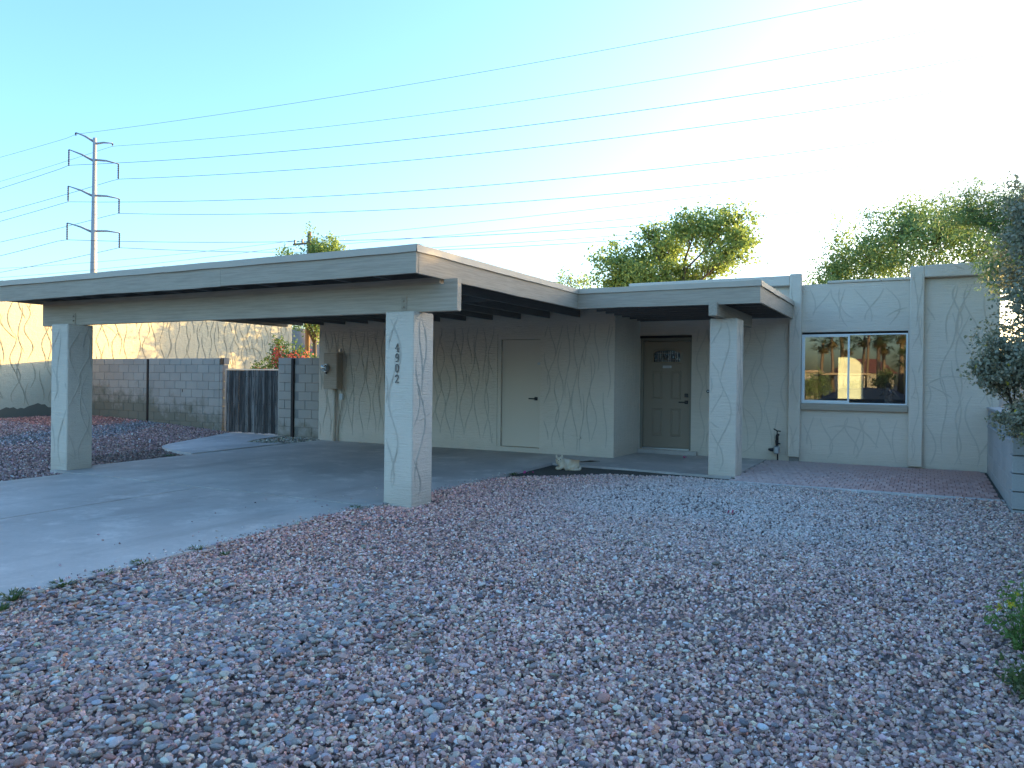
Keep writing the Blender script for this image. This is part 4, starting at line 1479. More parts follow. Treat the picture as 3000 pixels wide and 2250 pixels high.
bt, bC = tree('grey_leaf_bush', 'tall grey-leaved bush with yellow blooms at the right edge', 'bush', (1.75, 9.9, -0.1), (1.6, 9.9, 0.6),
              [((1.12, 9.9, 3.25), (0.42, 0.5, 0.42), 0.8), ((1.25, 9.9, 2.75), (0.55, 0.6, 0.5), 1.2), ((1.2, 9.9, 2.2), (0.55, 0.55, 0.5), 1.2), ((0.98, 9.85, 1.7), (0.48, 0.5, 0.38), 1.1),
               ((1.25, 9.9, 1.25), (0.45, 0.5, 0.4), 1.0), ((0.62, 9.8, 1.55), (0.2, 0.25, 0.2), 0.25), ((0.95, 9.75, 1.0), (0.3, 0.3, 0.22), 0.4), ((1.8, 10, 2.2), (0.7, 0.7, 1.2), 1.0)],
              64000, 0.042, ('bark', 'leaf_bush'), 14, 0.045, 40, 0.66, 0.0, 0.2)
fr = np.random.default_rng(3)
cand = bC[(bC[:, 0] < 1.15) & (bC[:, 1] < 9.95)]
for p in cand[fr.choice(len(cand), 46, replace=False)]:
    V, F = leaf_mesh(np.repeat((p + fr.normal(size=3) * .01)[None], 9, 0) + fr.normal(size=(9, 3)) * .008, 0.024, 0.8, fr)
    np_obj('flower', V, F, 'yellow', bt)

bgt, bgC = tree('bougainvillea', 'red-flowering bougainvillea behind the gate', 'bush', (-16.2, 16.2, 0), (-16.2, 16.2, 0.9),
                [((-16.75, 16.1, 1.55), (0.5, 0.45, 0.35), 1.0), ((-16.0, 16.1, 1.75), (0.5, 0.45, 0.45), 1.1), ((-16.15, 16.1, 2.2), (0.22, 0.3, 0.32), 0.45), ((-15.4, 16.1, 1.9), (0.5, 0.45, 0.4), 0.9)],
                3600, 0.065, ('bark', 'leaf_boug'), 16, 0.05, 22, 0.6)
cl = []
for c, s, n in (((-15.75, 15.7, 1.98), (.10, .1, .12), 130), ((-15.3, 15.7, 1.85), (.12, .1, .06), 90), ((-16.05, 15.65, 1.5), (.22, .1, .08), 150), ((-15.45, 15.7, 1.62), (.2, .1, .14), 130), ((-15.0, 15.8, 1.95), (.2, .1, .1), 90)):
    cl.append(np.array(c) + fr.normal(size=(n, 3)) * np.array(s))
V, F = leaf_mesh(np.concatenate(cl), 0.06, 0.8, fr)
np_obj('bracts', V, F, 'bract', bgt)


def weed(label, pos_, h, n, spread, seed, mat='weed', flowers=0, leafy=False, name='weed'):
    rg = np.random.default_rng(seed)
    t = thing(name, label, 'weed', pos_, 'weeds in the gravel')
    V, F = [], []
    for i in range(n):
        an = rg.uniform(0, 6.283)
        rr = spread * math.sqrt(rg.uniform(0, 1))
        b = np.array([pos_[0] + rr * math.cos(an) * .6, pos_[1] + rr * math.sin(an) * .6, pos_[2]])
        tip = b + np.array([math.cos(an) * spread * rg.uniform(.1, .9), math.sin(an) * spread * rg.uniform(.1, .9), h * rg.uniform(.4, 1.1)])
        w = np.array([-math.sin(an), math.cos(an), 0]) * (0.004 if leafy else 0.006)
        mid_ = (b + tip) / 2 + np.array([0, 0, h * .12])
        o = len(V)
        V += [b - w, b + w, mid_ + w, mid_ - w, tip + w * .2, tip - w * .2]
        F += [(o, o + 1, o + 2, o + 3), (o + 3, o + 2, o + 4, o + 5)]
        if leafy:
            for _ in range(9):
                c = b + (tip - b) * rg.uniform(.15, 1) + rg.normal(size=3) * .012
                VV, FF = leaf_mesh(c[None], 0.042, 0.42, rg)
                o = len(V)
                V += list(VV)
                F += [tuple(int(q) + o for q in FF[0])]
    np_obj('blades', np.array(V), np.array(F), mat, t)
    for i in range(flowers):
        p = np.array([pos_[0] + rg.uniform(-1, .3) * spread, pos_[1] + rg.uniform(-1, 1) * spread, pos_[2] + h * rg.uniform(.5, 1.05)])
        VV, FF = leaf_mesh(np.repeat(p[None], 12, 0) + rg.normal(size=(12, 3)) * .009, 0.028, 0.5, rg)
        np_obj('flower', VV, FF, 'yellow', t)
    return t


weed('leafy weed with yellow flowers at the lower right edge', (0.58, 5.25, G(5.2) - .02), 0.36, 90, 0.22, 41, 'weed_bright', 5, True)
weed('low dull green weed under the yellow-flowered weed at right edge', (0.52, 4.45, G(4.4) - .02), 0.16, 45, 0.18, 42, 'weed', 0, True)
wl = [((-5.45, 3.02), .10, 60, .12, 'bushy green weed tuft at the near left driveway edge'), ((-5.28, 2.86), .07, 30, .08, 'small weed tuft in gravel just inside the near driveway edge'),
      ((-5.47, 3.38), .08, 40, .12, 'pale green grass tuft second along the driveway edge'), ((-5.5, 3.72), .06, 36, .10, 'grass tuft third along the driveway edge'),
      ((-5.52, 4.05), .07, 40, .11, 'dark weed tuft midway along the driveway edge'), ((-5.56, 4.62), .07, 36, .1, 'weed tuft fifth along the driveway edge'),
      ((-5.2, 4.6), .06, 26, .07, 'lone dark weed standing in the gravel off the driveway'), ((-5.6, 5.9), .05, 24, .08, 'small weed near the numbered post at driveway edge'),
      ((-5.66, 6.85), .07, 30, .1, 'weed at the foot of the numbered post'), ((-5.45, 10.25), .07, 26, .1, 'tiny weed at the tip of the bare dirt by carport'),
      ((-1.95, 10.98), .05, 24, .07, 'weed sprouting in front of the paver edge'), ((-2.0, 9.2), .05, 16, .05, 'tiny green sprout in the middle of the pale gravel'),
      ((-12.0, 9.35), .06, 60, .22, 'patch of dry grass at the path corner by the carport')]
for k, (p, h, n, s, lb) in enumerate(wl):
    weed(lb, (p[0], p[1], G(p[1]) - .02), h * .5, int(n * 1.3), s * .8, 60 + k)

# ------------------------------------------------------------------ gravel (instanced real stones)
def stone_mesh(name, kind, seed):
    rg = random.Random(seed)
    bm = bmesh.new()
    if kind == 'crushed':
        sx, sy, sz = rg.uniform(.42, .6), rg.uniform(.34, .5), rg.uniform(.26, .42)
        for _ in range(13):
            d = Vector((rg.gauss(0, 1), rg.gauss(0, 1), rg.gauss(0, 1))).normalized() * rg.uniform(.8, 1.08)
            bm.verts.new((d.x * sx, d.y * sy, d.z * sz))
        res = bmesh.ops.convex_hull(bm, input=bm.verts)
        bmesh.ops.delete(bm, geom=[g for g in res['geom_interior'] if isinstance(g, bmesh.types.BMVert)], context='VERTS')
    else:
        bmesh.ops.create_icosphere(bm, subdivisions=2, radius=0.5)
        sx, sy, sz = rg.uniform(1.0, 1.35), rg.uniform(.75, .95), rg.uniform(.38, .55)
        ph = [rg.uniform(0, 6) for _ in range(3)]
        for v in bm.verts:
            k = 1 + .07 * math.sin(v.co.x * 5 + ph[0]) + .06 * math.sin(v.co.y * 6 + ph[1])
            v.co = Vector((v.co.x * sx, v.co.y * sy, v.co.z * sz)) * k
    me = bpy.data.meshes.new(name)
    bm.to_mesh(me)
    bm.free()
    if kind != 'crushed':
        me.polygons.foreach_set('use_smooth', [True] * len(me.polygons))
    me.materials.append(M['stone' if kind == 'crushed' else 'pebble'])
    return bpy.data.objects.new(name, me)       # never linked: only the source shape


SRC = {'crushed': [stone_mesh('stone_shape', 'crushed', 200 + i) for i in range(12)], 'pebble': [stone_mesh('pebble_shape', 'pebble', 300 + i) for i in range(7)]}


def scatter(name, P, kind, scl, rot, col, label):
    n = len(P)
    me = bpy.data.meshes.new(name)
    me.vertices.add(n)
    me.vertices.foreach_set('co', P.astype(np.float32).ravel())
    for an, ty, dat, key in (('rot', 'FLOAT_VECTOR', rot, 'vector'), ('scl', 'FLOAT_VECTOR', scl, 'vector')):
        a = me.attributes.new(an, ty, 'POINT')
        a.data.foreach_set(key, dat.astype(np.float32).ravel())
    a = me.attributes.new('pick', 'INT', 'POINT')
    a.data.foreach_set('value', nrng.integers(0, len(SRC[kind]), n).astype(np.int32))
    a = me.attributes.new('stone_col', 'FLOAT_COLOR', 'POINT')
    a.data.foreach_set('color', np.concatenate([col, np.ones((n, 1))], 1).astype(np.float32).ravel())
    o = bpy.data.objects.new(name, me)
    COL.objects.link(o)
    ng = bpy.data.node_groups.new(name, 'GeometryNodeTree')
    ng.interface.new_socket('Geometry', in_out='INPUT', socket_type='NodeSocketGeometry')
    ng.interface.new_socket('Geometry', in_out='OUTPUT', socket_type='NodeSocketGeometry')
    gi = ng.nodes.new('NodeGroupInput')
    go = ng.nodes.new('NodeGroupOutput')
    jn = ng.nodes.new('GeometryNodeJoinGeometry')
    for s in SRC[kind]:
        oi = ng.nodes.new('GeometryNodeObjectInfo')
        oi.inputs['Object'].default_value = s
        g2 = ng.nodes.new('GeometryNodeGeometryToInstance')
        ng.links.new(oi.outputs['Geometry'], g2.inputs[0])
        ng.links.new(g2.outputs[0], jn.inputs[0])
    ip = ng.nodes.new('GeometryNodeInstanceOnPoints')
    ip.inputs['Pick Instance'].default_value = True
    mp = ng.nodes.new('GeometryNodeMeshToPoints')
    ng.links.new(gi.outputs[0], mp.inputs[0])
    ng.links.new(mp.outputs[0], ip.inputs['Points'])
    ng.links.new(jn.outputs[0], ip.inputs['Instance'])

    def na(nm, ty):
        q = ng.nodes.new('GeometryNodeInputNamedAttribute')
        q.data_type = ty
        q.inputs[0].default_value = nm
        return q.outputs[0]
    ng.links.new(na('pick', 'INT'), ip.inputs['Instance Index'])
    er = ng.nodes.new('FunctionNodeEulerToRotation')
    ng.links.new(na('rot', 'FLOAT_VECTOR'), er.inputs[0])
    ng.links.new(er.outputs[0], ip.inputs['Rotation'])
    ng.links.new(na('scl', 'FLOAT_VECTOR'), ip.inputs['Scale'])
    ng.links.new(ip.outputs[0], go.inputs[0])
    md = o.modifiers.new('scatter', 'NODES')
    md.node_group = ng
    tag(o, label, 'gravel', None, 'stuff')
    return o


def vnoise(x, y, s, seed):
    """cheap smooth value noise"""
    rg = np.random.default_rng(seed)
    tab = rg.uniform(0, 1, (64, 64))
    X, Y = x * s, y * s
    i, j = np.floor(X).astype(int), np.floor(Y).astype(int)
    fx, fy = X - i, Y - j
    fx = fx * fx * (3 - 2 * fx)
    fy = fy * fy * (3 - 2 * fy)
    g = lambda a, b: tab[a % 64, b % 64]
    return (g(i, j) * (1 - fx) + g(i + 1, j) * fx) * (1 - fy) + (g(i, j + 1) * (1 - fx) + g(i + 1, j + 1) * fx) * fy


def inside(x, y, poly):
    r = np.zeros(len(x), bool)
    n = len(poly)
    for i in range(n):
        (x0, y0), (x1, y1) = poly[i], poly[(i + 1) % n]
        c = ((y0 > y) != (y1 > y))
        with np.errstate(divide='ignore', invalid='ignore'):
            c &= x < (x1 - x0) * (y - y0) / (y1 - y0 + 1e-12) + x0
        r ^= c
    return r


def in_view(x, y, z, pad):
    d = np.stack([x, y, z - EYE.z], 1)
    a = d @ np.array(r2[:])
    b = d @ np.array(u2[:])
    c = d @ np.array(fwd[:])
    return (c > 0.6) & (np.abs(a) < c * 1500 / 2260 + pad) & (b > -c * 1125 / 2260 - pad)


def palette(n, cols, wts, jit=0.10):
    cols = np.array(cols)
    k = nrng.choice(len(cols), n, p=np.array(wts) / sum(wts))
    c = cols[k]
    c = c * np.clip(nrng.lognormal(0, .34, (n, 1)), .42, 2.0) * 1.75
    return np.clip(c * (1 + nrng.normal(size=(n, 3)) * jit * .5), 0.02, 0.9)


CRUSH = [(0.30, 0.245, 0.245), (0.24, 0.205, 0.215), (0.36, 0.285, 0.265), (0.20, 0.185, 0.20), (0.42, 0.37, 0.345), (0.34, 0.20, 0.155), (0.52, 0.48, 0.44), (0.15, 0.145, 0.16)]
CRUSH = [(a * 1.30, b * 1.10, c * 0.98) for a, b, c in CRUSH]
CRW = [5, 5, 3.5, 4, 2.2, 0.7, 0.9, 1.6]
dirt_poly = [(-5.7, 9.2), (-5.5, 9.75), (-4.95, 10.5), (-4.25, 11.0), (-3.2, 11.32), (-2.5, 11.3), (-2.5, 12), (-5.7, 12)]


def yard(dens, y0, y1):
    n = int(dens * 7.6 * (y1 - y0))
    x = nrng.uniform(-5.75, 1.85, n)
    y = nrng.uniform(y0, y1, n)
    z = np.array([G(q) for q in y])
    k = in_view(x, y, z, 0.5)
    edge = np.where(y < 6.8, np.interp(y, [-4, 2.2, 6.78], [-5.35, -5.42, -5.62]), -5.5) + 0.03 * np.sin(y * 9)
    k &= x > edge - 0.02
    k &= ~((x > -5.6) & (x < -5.16) & (y > 7.22) & (y < 7.7))
    k &= ~inside(x, y, dirt_poly)
    k &= ~((y > 11.03) & (x > -2.5)) & (y < 11.45)
    k &= ~((x > 0.85) & (y > 10.3)) & (x < np.where(y > 4, 1.1, 1.85))
    thin = np.clip((vnoise(x, y, 0.75, 71) * .6 + vnoise(x, y, 2.3, 72) * .4 - .66) * 5, 0, .4)
    k &= nrng.uniform(0, 1, n) > thin
    return x[k], y[k], z[k]


for nm, dens, y0, y1, smin, smax, lb in (('crushed_gravel', 3500, 1.2, 4.6, .018, .046, 'mauve and grey crushed stone gravel in the foreground'),
                                         ('crushed_gravel', 2300, 4.6, 7.6, .020, .046, 'crushed stone gravel beside the numbered post'),
                                         ('crushed_gravel', 1500, 7.6, 11.4, .024, .048, 'paler crushed stone gravel in front of the porch')):
    x, y, z = yard(dens, y0, y1)
    n = len(x)
    s = smin + (smax - smin) * nrng.beta(1.6, 2.6, n)
    z = z - 0.035 + s * 0.22 + nrng.uniform(0, 0.016, n) + 0.034 * (vnoise(x, y, 1.9, 5) - .5)
    col = palette(n, CRUSH, CRW)
    dk = 0.9 + 0.2 * vnoise(x, y, .5, 8)       # batches of slightly different stone
    col = col * dk[:, None] * np.array([1.12, .97, .89])
    # a spill of dusty, paler stone in front of the entry
    d = np.exp(-(((x + 2.2) / 2.2) ** 2 + ((y - 9.4) / 2.1) ** 2)) * (0.55 + 0.9 * vnoise(x, y, 0.9, 9))
    d = np.clip(d, 0, 0.8)[:, None]
    col = col * (1 - d) + np.array([0.72, 0.66, 0.61]) * nrng.uniform(.75, 1.25, (n, 1)) * d
    # pinker towards the drive
    pk = np.clip((-x - 2.5) / 3, 0, 1)[:, None] * np.clip((y - 3) / 4, 0, 1)[:, None]
    col = col * (1 + pk * np.array([0.20, 0.0, -0.02]))
    scl = s[:, None] * nrng.uniform(.85, 1.2, (n, 3))
    rot = np.stack([nrng.normal(0, .5, n), nrng.normal(0, .5, n), nrng.uniform(0, 6.283, n)], 1)
    scatter(nm, np.stack([x, y, z], 1), 'crushed', scl, rot, col, lb)

# stones kicked out on to the concrete along the edge
n = 520
y = nrng.uniform(1.5, 10.2, n)
edge = np.where(y < 6.8, np.interp(y, [-4, 2.2, 6.78], [-5.35, -5.42, -5.62]), -5.5)
x = edge - np.abs(nrng.normal(0, .07, n)) - (nrng.uniform(0, 1, n) < .12) * nrng.uniform(0, 1.2, n)
s = nrng.uniform(.012, .034, n)
z = np.array([G(q) for q in y]) + s * .2 - .003
scatter('stray_stones', np.stack([x, y, z], 1), 'crushed', s[:, None] * np.ones((n, 3)), np.stack([nrng.normal(0, .3, n), nrng.normal(0, .3, n), nrng.uniform(0, 6.283, n)], 1),
        palette(n, CRUSH, CRW), 'stray gravel chips scattered along the concrete edge of the driveway')

# river pebbles mixed in, thick towards the near left
PEB = [(a * 1.15, b, c * .9) for a, b, c in [(0.23, 0.215, 0.225), (0.29, 0.27, 0.26), (0.17, 0.165, 0.20), (0.36, 0.25, 0.23), (0.28, 0.265, 0.23), (0.44, 0.38, 0.33), (0.19, 0.20, 0.215), (0.40, 0.23, 0.18)]]
x, y, z = yard(1250, 1.2, 7.0)
w = np.exp(-(((x + 3.7) / 1.5) ** 2 + ((y - 3.1) / 1.1) ** 2)) * (0.05 + 0.85 * vnoise(x, y, 1.5, 4)) + 0.02
k = nrng.uniform(0, 1, len(x)) < np.clip(w, 0, .8)
x, y, z = x[k], y[k], z[k]
n = len(x)
s = .026 + .045 * nrng.beta(1.3, 3.2, n)
z = z - 0.018 + s * .15 + nrng.uniform(0, .008, n)
scatter('river_pebbles', np.stack([x, y, z], 1), 'pebble', s[:, None] * np.ones((n, 3)), np.stack([nrng.normal(0, .22, n), nrng.normal(0, .22, n), nrng.uniform(0, 6.283, n)], 1),
        palette(n, PEB, [4, 4, 2.5, 2.4, 2.0, 1.2, 3, 1.0]) * 0.8, 'smooth blue-grey river pebbles lying among the crushed stone')

# reddish bank of gravel beside the neighbour's wall
n = 60000
x = nrng.uniform(-21, -11.0, n)
y = nrng.uniform(3.5, 13.22, n)
z = np.array([G(q) for q in y]) + np.array([mound(a, b) for a, b in zip(x, y)])
k = in_view(x, y, z, 0.6)
path_poly = [(-11.7, 9.55), (-11.7, 12.0), (-12.2, 11.75), (-12.62, 11.72), (-12.85, 12.1), (-13.02, 12.7), (-13.15, 13.6), (-15.05, 13.6), (-14.75, 13.0), (-14.4, 12.3), (-14.05, 11.5), (-13.8, 10.95), (-13.62, 10.55), (-13.35, 10.22), (-12.9, 9.95), (-12.4, 9.78)]
k &= ~inside(x, y, path_poly)
k &= np.where(y < 7.02, x < -11.17, x < -11.74)
k &= ~((x > -11.9) & (x < -11.45) & (y > 7.1) & (y < 7.55))
x, y, z = x[k], y[k], z[k]
n = len(x)
s = .03 + .035 * nrng.beta(1.6, 2.4, n)
col = palette(n, [(0.31, 0.185, 0.16), (0.24, 0.155, 0.14), (0.36, 0.235, 0.20), (0.19, 0.13, 0.125), (0.46, 0.37, 0.32)], [5, 4, 3, 2.5, .8])
rr = (x < -17.6) & (y > 10.8)
col[rr] = col[rr] * np.array([1.15, 0.82, 0.72])
band = (np.abs((x + 16.9) + (y - 11.5) * .25 + 1.3 * (vnoise(x, y, .9, 3) - .5)) + nrng.normal(0, .28, n) < 0.55)
col[band] = palette(int(band.sum()), [(0.19, 0.18, 0.18), (0.26, 0.24, 0.235), (0.14, 0.135, 0.135)], [3, 2, 2])
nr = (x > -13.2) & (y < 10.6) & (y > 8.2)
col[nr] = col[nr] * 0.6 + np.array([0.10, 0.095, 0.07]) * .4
zz = z - 0.10 + s * .3 + nrng.uniform(0, .02, n)
scatter('red_gravel', np.stack([x, y, zz + 0.035], 1), 'crushed', s[:, None] * nrng.uniform(.85, 1.2, (n, 3)), np.stack([nrng.normal(0, .5, n), nrng.normal(0, .5, n), nrng.uniform(0, 6.283, n)], 1), col, 'reddish gravel bank beside the left carport post')
n = 900
x = nrng.uniform(-13.2, -11.75, n)
y = nrng.uniform(11.7, 13.2, n)
k = ~inside(x, y, path_poly)
x, y = x[k], y[k]
n = len(x)
s = nrng.uniform(.03, .11, n)
scatter('planter_stones', np.stack([x, y, np.full(n, -.05) + s * .25], 1), 'crushed', s[:, None] * np.ones((n, 3)), nrng.uniform(0, 3, (n, 3)), palette(n, [(0.24, 0.22, 0.18), (0.30, 0.27, 0.22), (0.16, 0.15, 0.12)], [3, 2, 2]), 'rough dirt and stones in the corner below the short block wall')

# leaf litter and straw among the stones
V, F = [], []
rgl = np.random.default_rng(77)
n = 420
x = rgl.uniform(-4.5, 1.0, n)
y = 2.2 + 8.5 * rgl.uniform(0, 1, n) ** 1.3
k = in_view(x, y, np.array([G(q) for q in y]), .2) & (x > -5.2) & ((x > -1.5) | (rgl.uniform(0, 1, n) < .45))
for a, b in zip(x[k], y[k]):
    L = rgl.uniform(.015, .06) if rgl.uniform() < .85 else rgl.uniform(.08, .2)
    an = rgl.uniform(0, 6.283)
    d = np.array([math.cos(an), math.sin(an), rgl.uniform(-.15, .25)])
    w = np.array([-d[1], d[0], 0]) * (rgl.uniform(.002, .009) if L < .07 else .0018)
    c = np.array([a, b, G(b) + rgl.uniform(.008, .022)])
    o = len(V)
    bend = np.array([0, 0, L * .12]) + w * rgl.uniform(-3, 3)
    V += [c - d * L / 2, c + w + bend * .7, c + d * L / 2, c - w + bend * .7]
    F.append((o, o + 1, o + 2, o + 3))
o = np_obj('leaf_litter', np.array(V), np.array(F), 'straw', None)
tag(o, 'dry straw and fallen leaf scraps scattered on the gravel', 'litter', None, 'stuff')
fp = [((-5.35, 10.5, G(10.5) - .02), .09, 'purple fallen petals on the bare dirt by the cat'), ((-3.75, 13.6, .012), .05, 'single red fallen petal on the porch below front door'),
      ((-1.85, 8.6, G(8.6) + .005), .05, 'pink fallen petal on the pale gravel')]
for k, (p, s, lb) in enumerate(fp):
    q = np.random.default_rng(500 + k)
    n = 7 if k == 0 else 2
    V, F = leaf_mesh(np.array(p)[None] + q.normal(size=(n, 3)) * np.array([s * .7, s * .7, .004]) + np.array([0, 0, .015]), .05, .8, q)
    tag(np_obj('fallen_petal', V, F, 'petal', None), lb, 'petal', 'fallen petals')

# ------------------------------------------------------------------ cat, lying with folded paws
def skin_obj(name, verts, edges, radii, mat, parent, root=0, sub=2):
    me = bpy.data.meshes.new(name)
    me.from_pydata(verts, edges, [])
    o = bpy.data.objects.new(name, me)
    COL.objects.link(o)
    md = o.modifiers.new('skin', 'SKIN')
    md.use_smooth_shade = True
    if not me.skin_vertices:
        me.skin_vertices.new()
    for i, r in enumerate(radii):
        me.skin_vertices[0].data[i].radius = (r if hasattr(r, '__len__') else (r, r))
    me.skin_vertices[0].data[root].use_root = True
    s = o.modifiers.new('sub', 'SUBSURF')
    s.levels = s.render_levels = sub
    dg = bpy.context.evaluated_depsgraph_get()
    me2 = bpy.data.meshes.new_from_object(o.evaluated_get(dg))
    bpy.data.objects.remove(o)
    me2.materials.clear()
    return mobj(name, me2, mat, parent, True, False)


cat = thing('cat', 'cream and orange cat lying on bare dirt by the porch', 'cat', (-5.02, 11.30, G(11.3) - 0.035))
# local frame: -x is the head end
skin_obj('body',
         [(0.125, 0, .080), (0.05, 0, .098), (-0.04, 0, .088), (-0.10, -.01, .095), (-0.135, -.03, .132), (-0.148, -.045, .162), (-0.158, -.088, .146),
          (-0.09, -.055, .05), (-0.14, -.085, .026), (-0.185, -.075, .022), (-0.09, .055, .05), (-0.15, .04, .026), (-0.195, -.01, .022),
          (0.10, -.06, .055), (0.04, -.10, .035), (-0.01, -.105, .02), (0.10, .06, .055), (0.175, .01, .045), (0.185, -.08, .02), (0.12, -.13, .018), (0.04, -.14, .016)],
         [(0, 1), (1, 2), (2, 3), (3, 4), (4, 5), (5, 6), (3, 7), (7, 8), (8, 9), (3, 10), (10, 11), (11, 12), (0, 13), (13, 14), (14, 15), (0, 16), (0, 17), (17, 18), (18, 19), (19, 20)],
         [(.102, .098), (.11, .106), (.094, .092), (.080, .078), (.066, .064), (.076, .070), (.038, .034), .042, .028, .026, .042, .028, .026, .07, .045, .026, .066, .045, .024, .02, .015],
         'cat', cat, 1)
for s in (-1, 1):
    m = MB()
    b0 = Vector((-0.145 + s * .036, -.045 + s * .012, .205))
    tipv = b0 + Vector((s * .014, 0.006, .052))
    m.add([b0 + Vector((-.022, -.012, -.004)), b0 + Vector((.022, -.012, -.004)), b0 + Vector((0, .018, -.004)), tipv], [(0, 1, 3), (1, 2, 3), (2, 0, 3), (0, 2, 1)])
    m.build('ear', 'cat', cat, world=False)
    m = MB()
    m.tube([(-0.152 + s * .028, -.106, .176), (-0.153 + s * .029, -.117, .176)], [.009, .006], 6)
    m.build('eye', 'cat_eye', cat, world=False)
m = MB()
m.tube([(-0.160, -.120, .156), (-0.161, -.127, .154)], [.009, .004], 6)
m.build('nose', 'cat_dark', cat, world=False)
cat.rotation_euler = (0, 0, R(24))
tw_ = thing('twig', 'dark dry twig lying on the porch slab behind the cat', 'twig', (-5.0, 12.1, 0.0))
m = MB()
m.tube([(-5.15, 12.0, G(12) + .012), (-5.0, 12.15, G(12.1) + .02), (-4.88, 12.3, G(12.3) + .012)], [.006, .016, .004], 5)
m.build('stem', 'bark', tw_)

# ------------------------------------------------------------------ across the street (seen in the window glass)
def palm(label, loc, h, seed, skirt=True):
    rg = np.random.default_rng(seed)
    t = thing('palm_tree', label, 'palm', loc, 'palms across the street')
    m = MB()
    x, y, z = loc
    lean = rg.uniform(-.4, .4)
    top = np.array([x + lean, y, z + h])
    m.tube([(x, y, z - .3), (x + lean * .4, y, z + h * .5), tuple(top)], [.26, .2, .17], 8)
    m.build('trunk', 'palm_bark', t, smooth=True)
    for nm, mat, n, e0, e1, L in (('crown', 'palm_leaf', 34, -.5, 1.3, 1.75), ('skirt', 'palm_skirt', 22, -1.4, -.7, 1.3)):
        if nm == 'skirt' and not skirt:
            continue
        V, F = [], []
        for i in range(n):
            an, el = rg.uniform(0, 6.283), rg.uniform(e0, e1)
            d = np.array([math.cos(an) * math.cos(el), math.sin(an) * math.cos(el), math.sin(el)])
            stem = top + d * L * .5
            wdir = np.cross(d, [0, 0, 1.0])
            wdir /= np.linalg.norm(wdir) + 1e-6
            for q in np.linspace(-1, 1, 9):
                dd = d * math.cos(q) + wdir * math.sin(q)
                tip = stem + dd * L * .55 + np.array([0, 0, -.22 * L * abs(q)])
                sd_ = np.cross(dd, d + .01) 
                ww = (wdir * math.cos(q) - d * math.sin(q)) * .05
                o = len(V)
                V += [stem - ww * .4, stem + ww * .4, (stem + tip) / 2 + ww, tip]
                F.append((o, o + 1, o + 2, o + 3))
            o = len(V)
            V += [top - wdir * .02, top + wdir * .02, stem + wdir * .015, stem - wdir * .015]
            F.append((o, o + 1, o + 2, o + 3))
        np_obj(nm, np.array(V), np.array(F), mat, t)


PL = [(-11.2, -62, 9.5, 'tall'), (-9.9, -70, 6.6, 'short'), (-8.4, -66, 7.0, 'mid'), (-7.4, -72, 9.0, 'tall'), (-6.6, -68, 6.2, 'short'), (-5.2, -74, 7.5, 'mid'), (-4.6, -70, 11, 'tall'),
      (-3.3, -72, 7.3, 'mid'), (-2.7, -75, 6.6, 'short'), (-1.2, -66, 7.4, 'tall'), (-1.0, -58, 4.3, 'stout'), (0.7, -70, 6.6, 'short'), (1.6, -64, 5.6, 'mid')]
for k, (x, y, h, w) in enumerate([(a + 4.9, b, c, d) for a, b, c, d in PL]):
    palm('palm reflected in the window, number %s from the left of the row' % ['one', 'two', 'three', 'four', 'five', 'six', 'seven', 'eight', 'nine', 'ten', 'eleven', 'twelve', 'thirteen'][k], (x, y, -.3), h, 900 + k, w != 'stout')


def far_house(label, x0, x1, y0, y1):
    t = thing('street_house', label, 'house', ((x0 + x1) / 2, y1, -.3), 'houses across the street')
    bx('wall', 'house_far', t, x0, x1, y0, y1, -.4, 2.7)
    bx('roof', 'trim', t, x0 - .4, x1 + .4, y0 - .4, y1 + .4, 2.701, 2.95)
    bx('window', 'carglass', t, x0 + 1.2, x0 + 2.6, y1 + .001, y1 + .03, .9, 2.0)
    bx('carport_roof', 'trim', t, x1 + .41, x1 + 5.5, y0, y1 + 1.5, 2.4, 2.62)
    for xx in (x1 + 2.4, x1 + 5.2):
        bx('post', 'house_far', t, xx, xx + .35, y1 + .9, y1 + 1.25, -.4, 2.399)
    return t


far_house('flat-roofed cream house reflected at the left of the window', -12.5, -5.0, -70, -62)
far_house('flat-roofed cream house reflected at the right of the window', 4.4, 10.5, -63, -55)
hr = thing('street_house', 'red-roofed building reflected in the middle of the window', 'house', (-6, -85, -.3), 'houses across the street')
hr.location = (0, 0, 0)
hr['_base'] = (-5.0, 0.0, 0.0)
bx('wall', 'house_far', hr, -9, -1, -92, -86, -.4, 3.0)
m = MB()
m.add([(-9.5, -92.5, 3.0), (-.5, -92.5, 3.0), (-.5, -85.5, 3.0), (-9.5, -85.5, 3.0), (-7, -89, 5.0), (-3, -89, 5.0)], [(0, 1, 5, 4), (3, 4, 5, 2), (0, 4, 3), (1, 2, 5), (0, 3, 2, 1)])
m.build('roof', 'red_roof', hr)
for k, (c, r) in enumerate((((-5.0, -58, 1.2), (1.6, 1.2, 1.4)), ((-1.3, -60, 1.0), (.9, .8, 1.1)), ((2.2, -64, 1.8), (1.4, 1, 1.2)), ((5.8, -66, 3.0), (1.3, 1, 1.8)))):
    tree('street_shrub', 'dark shrub in front of the far houses, number %s in the reflection' % ['one', 'two', 'three', 'four'][k], 'shrub', (c[0], c[1], -.3), (c[0], c[1], .5), [(c, r, 1)], 1500, .22, ('bark', 'leaf_b'), 700 + k, .1, 20, .6)

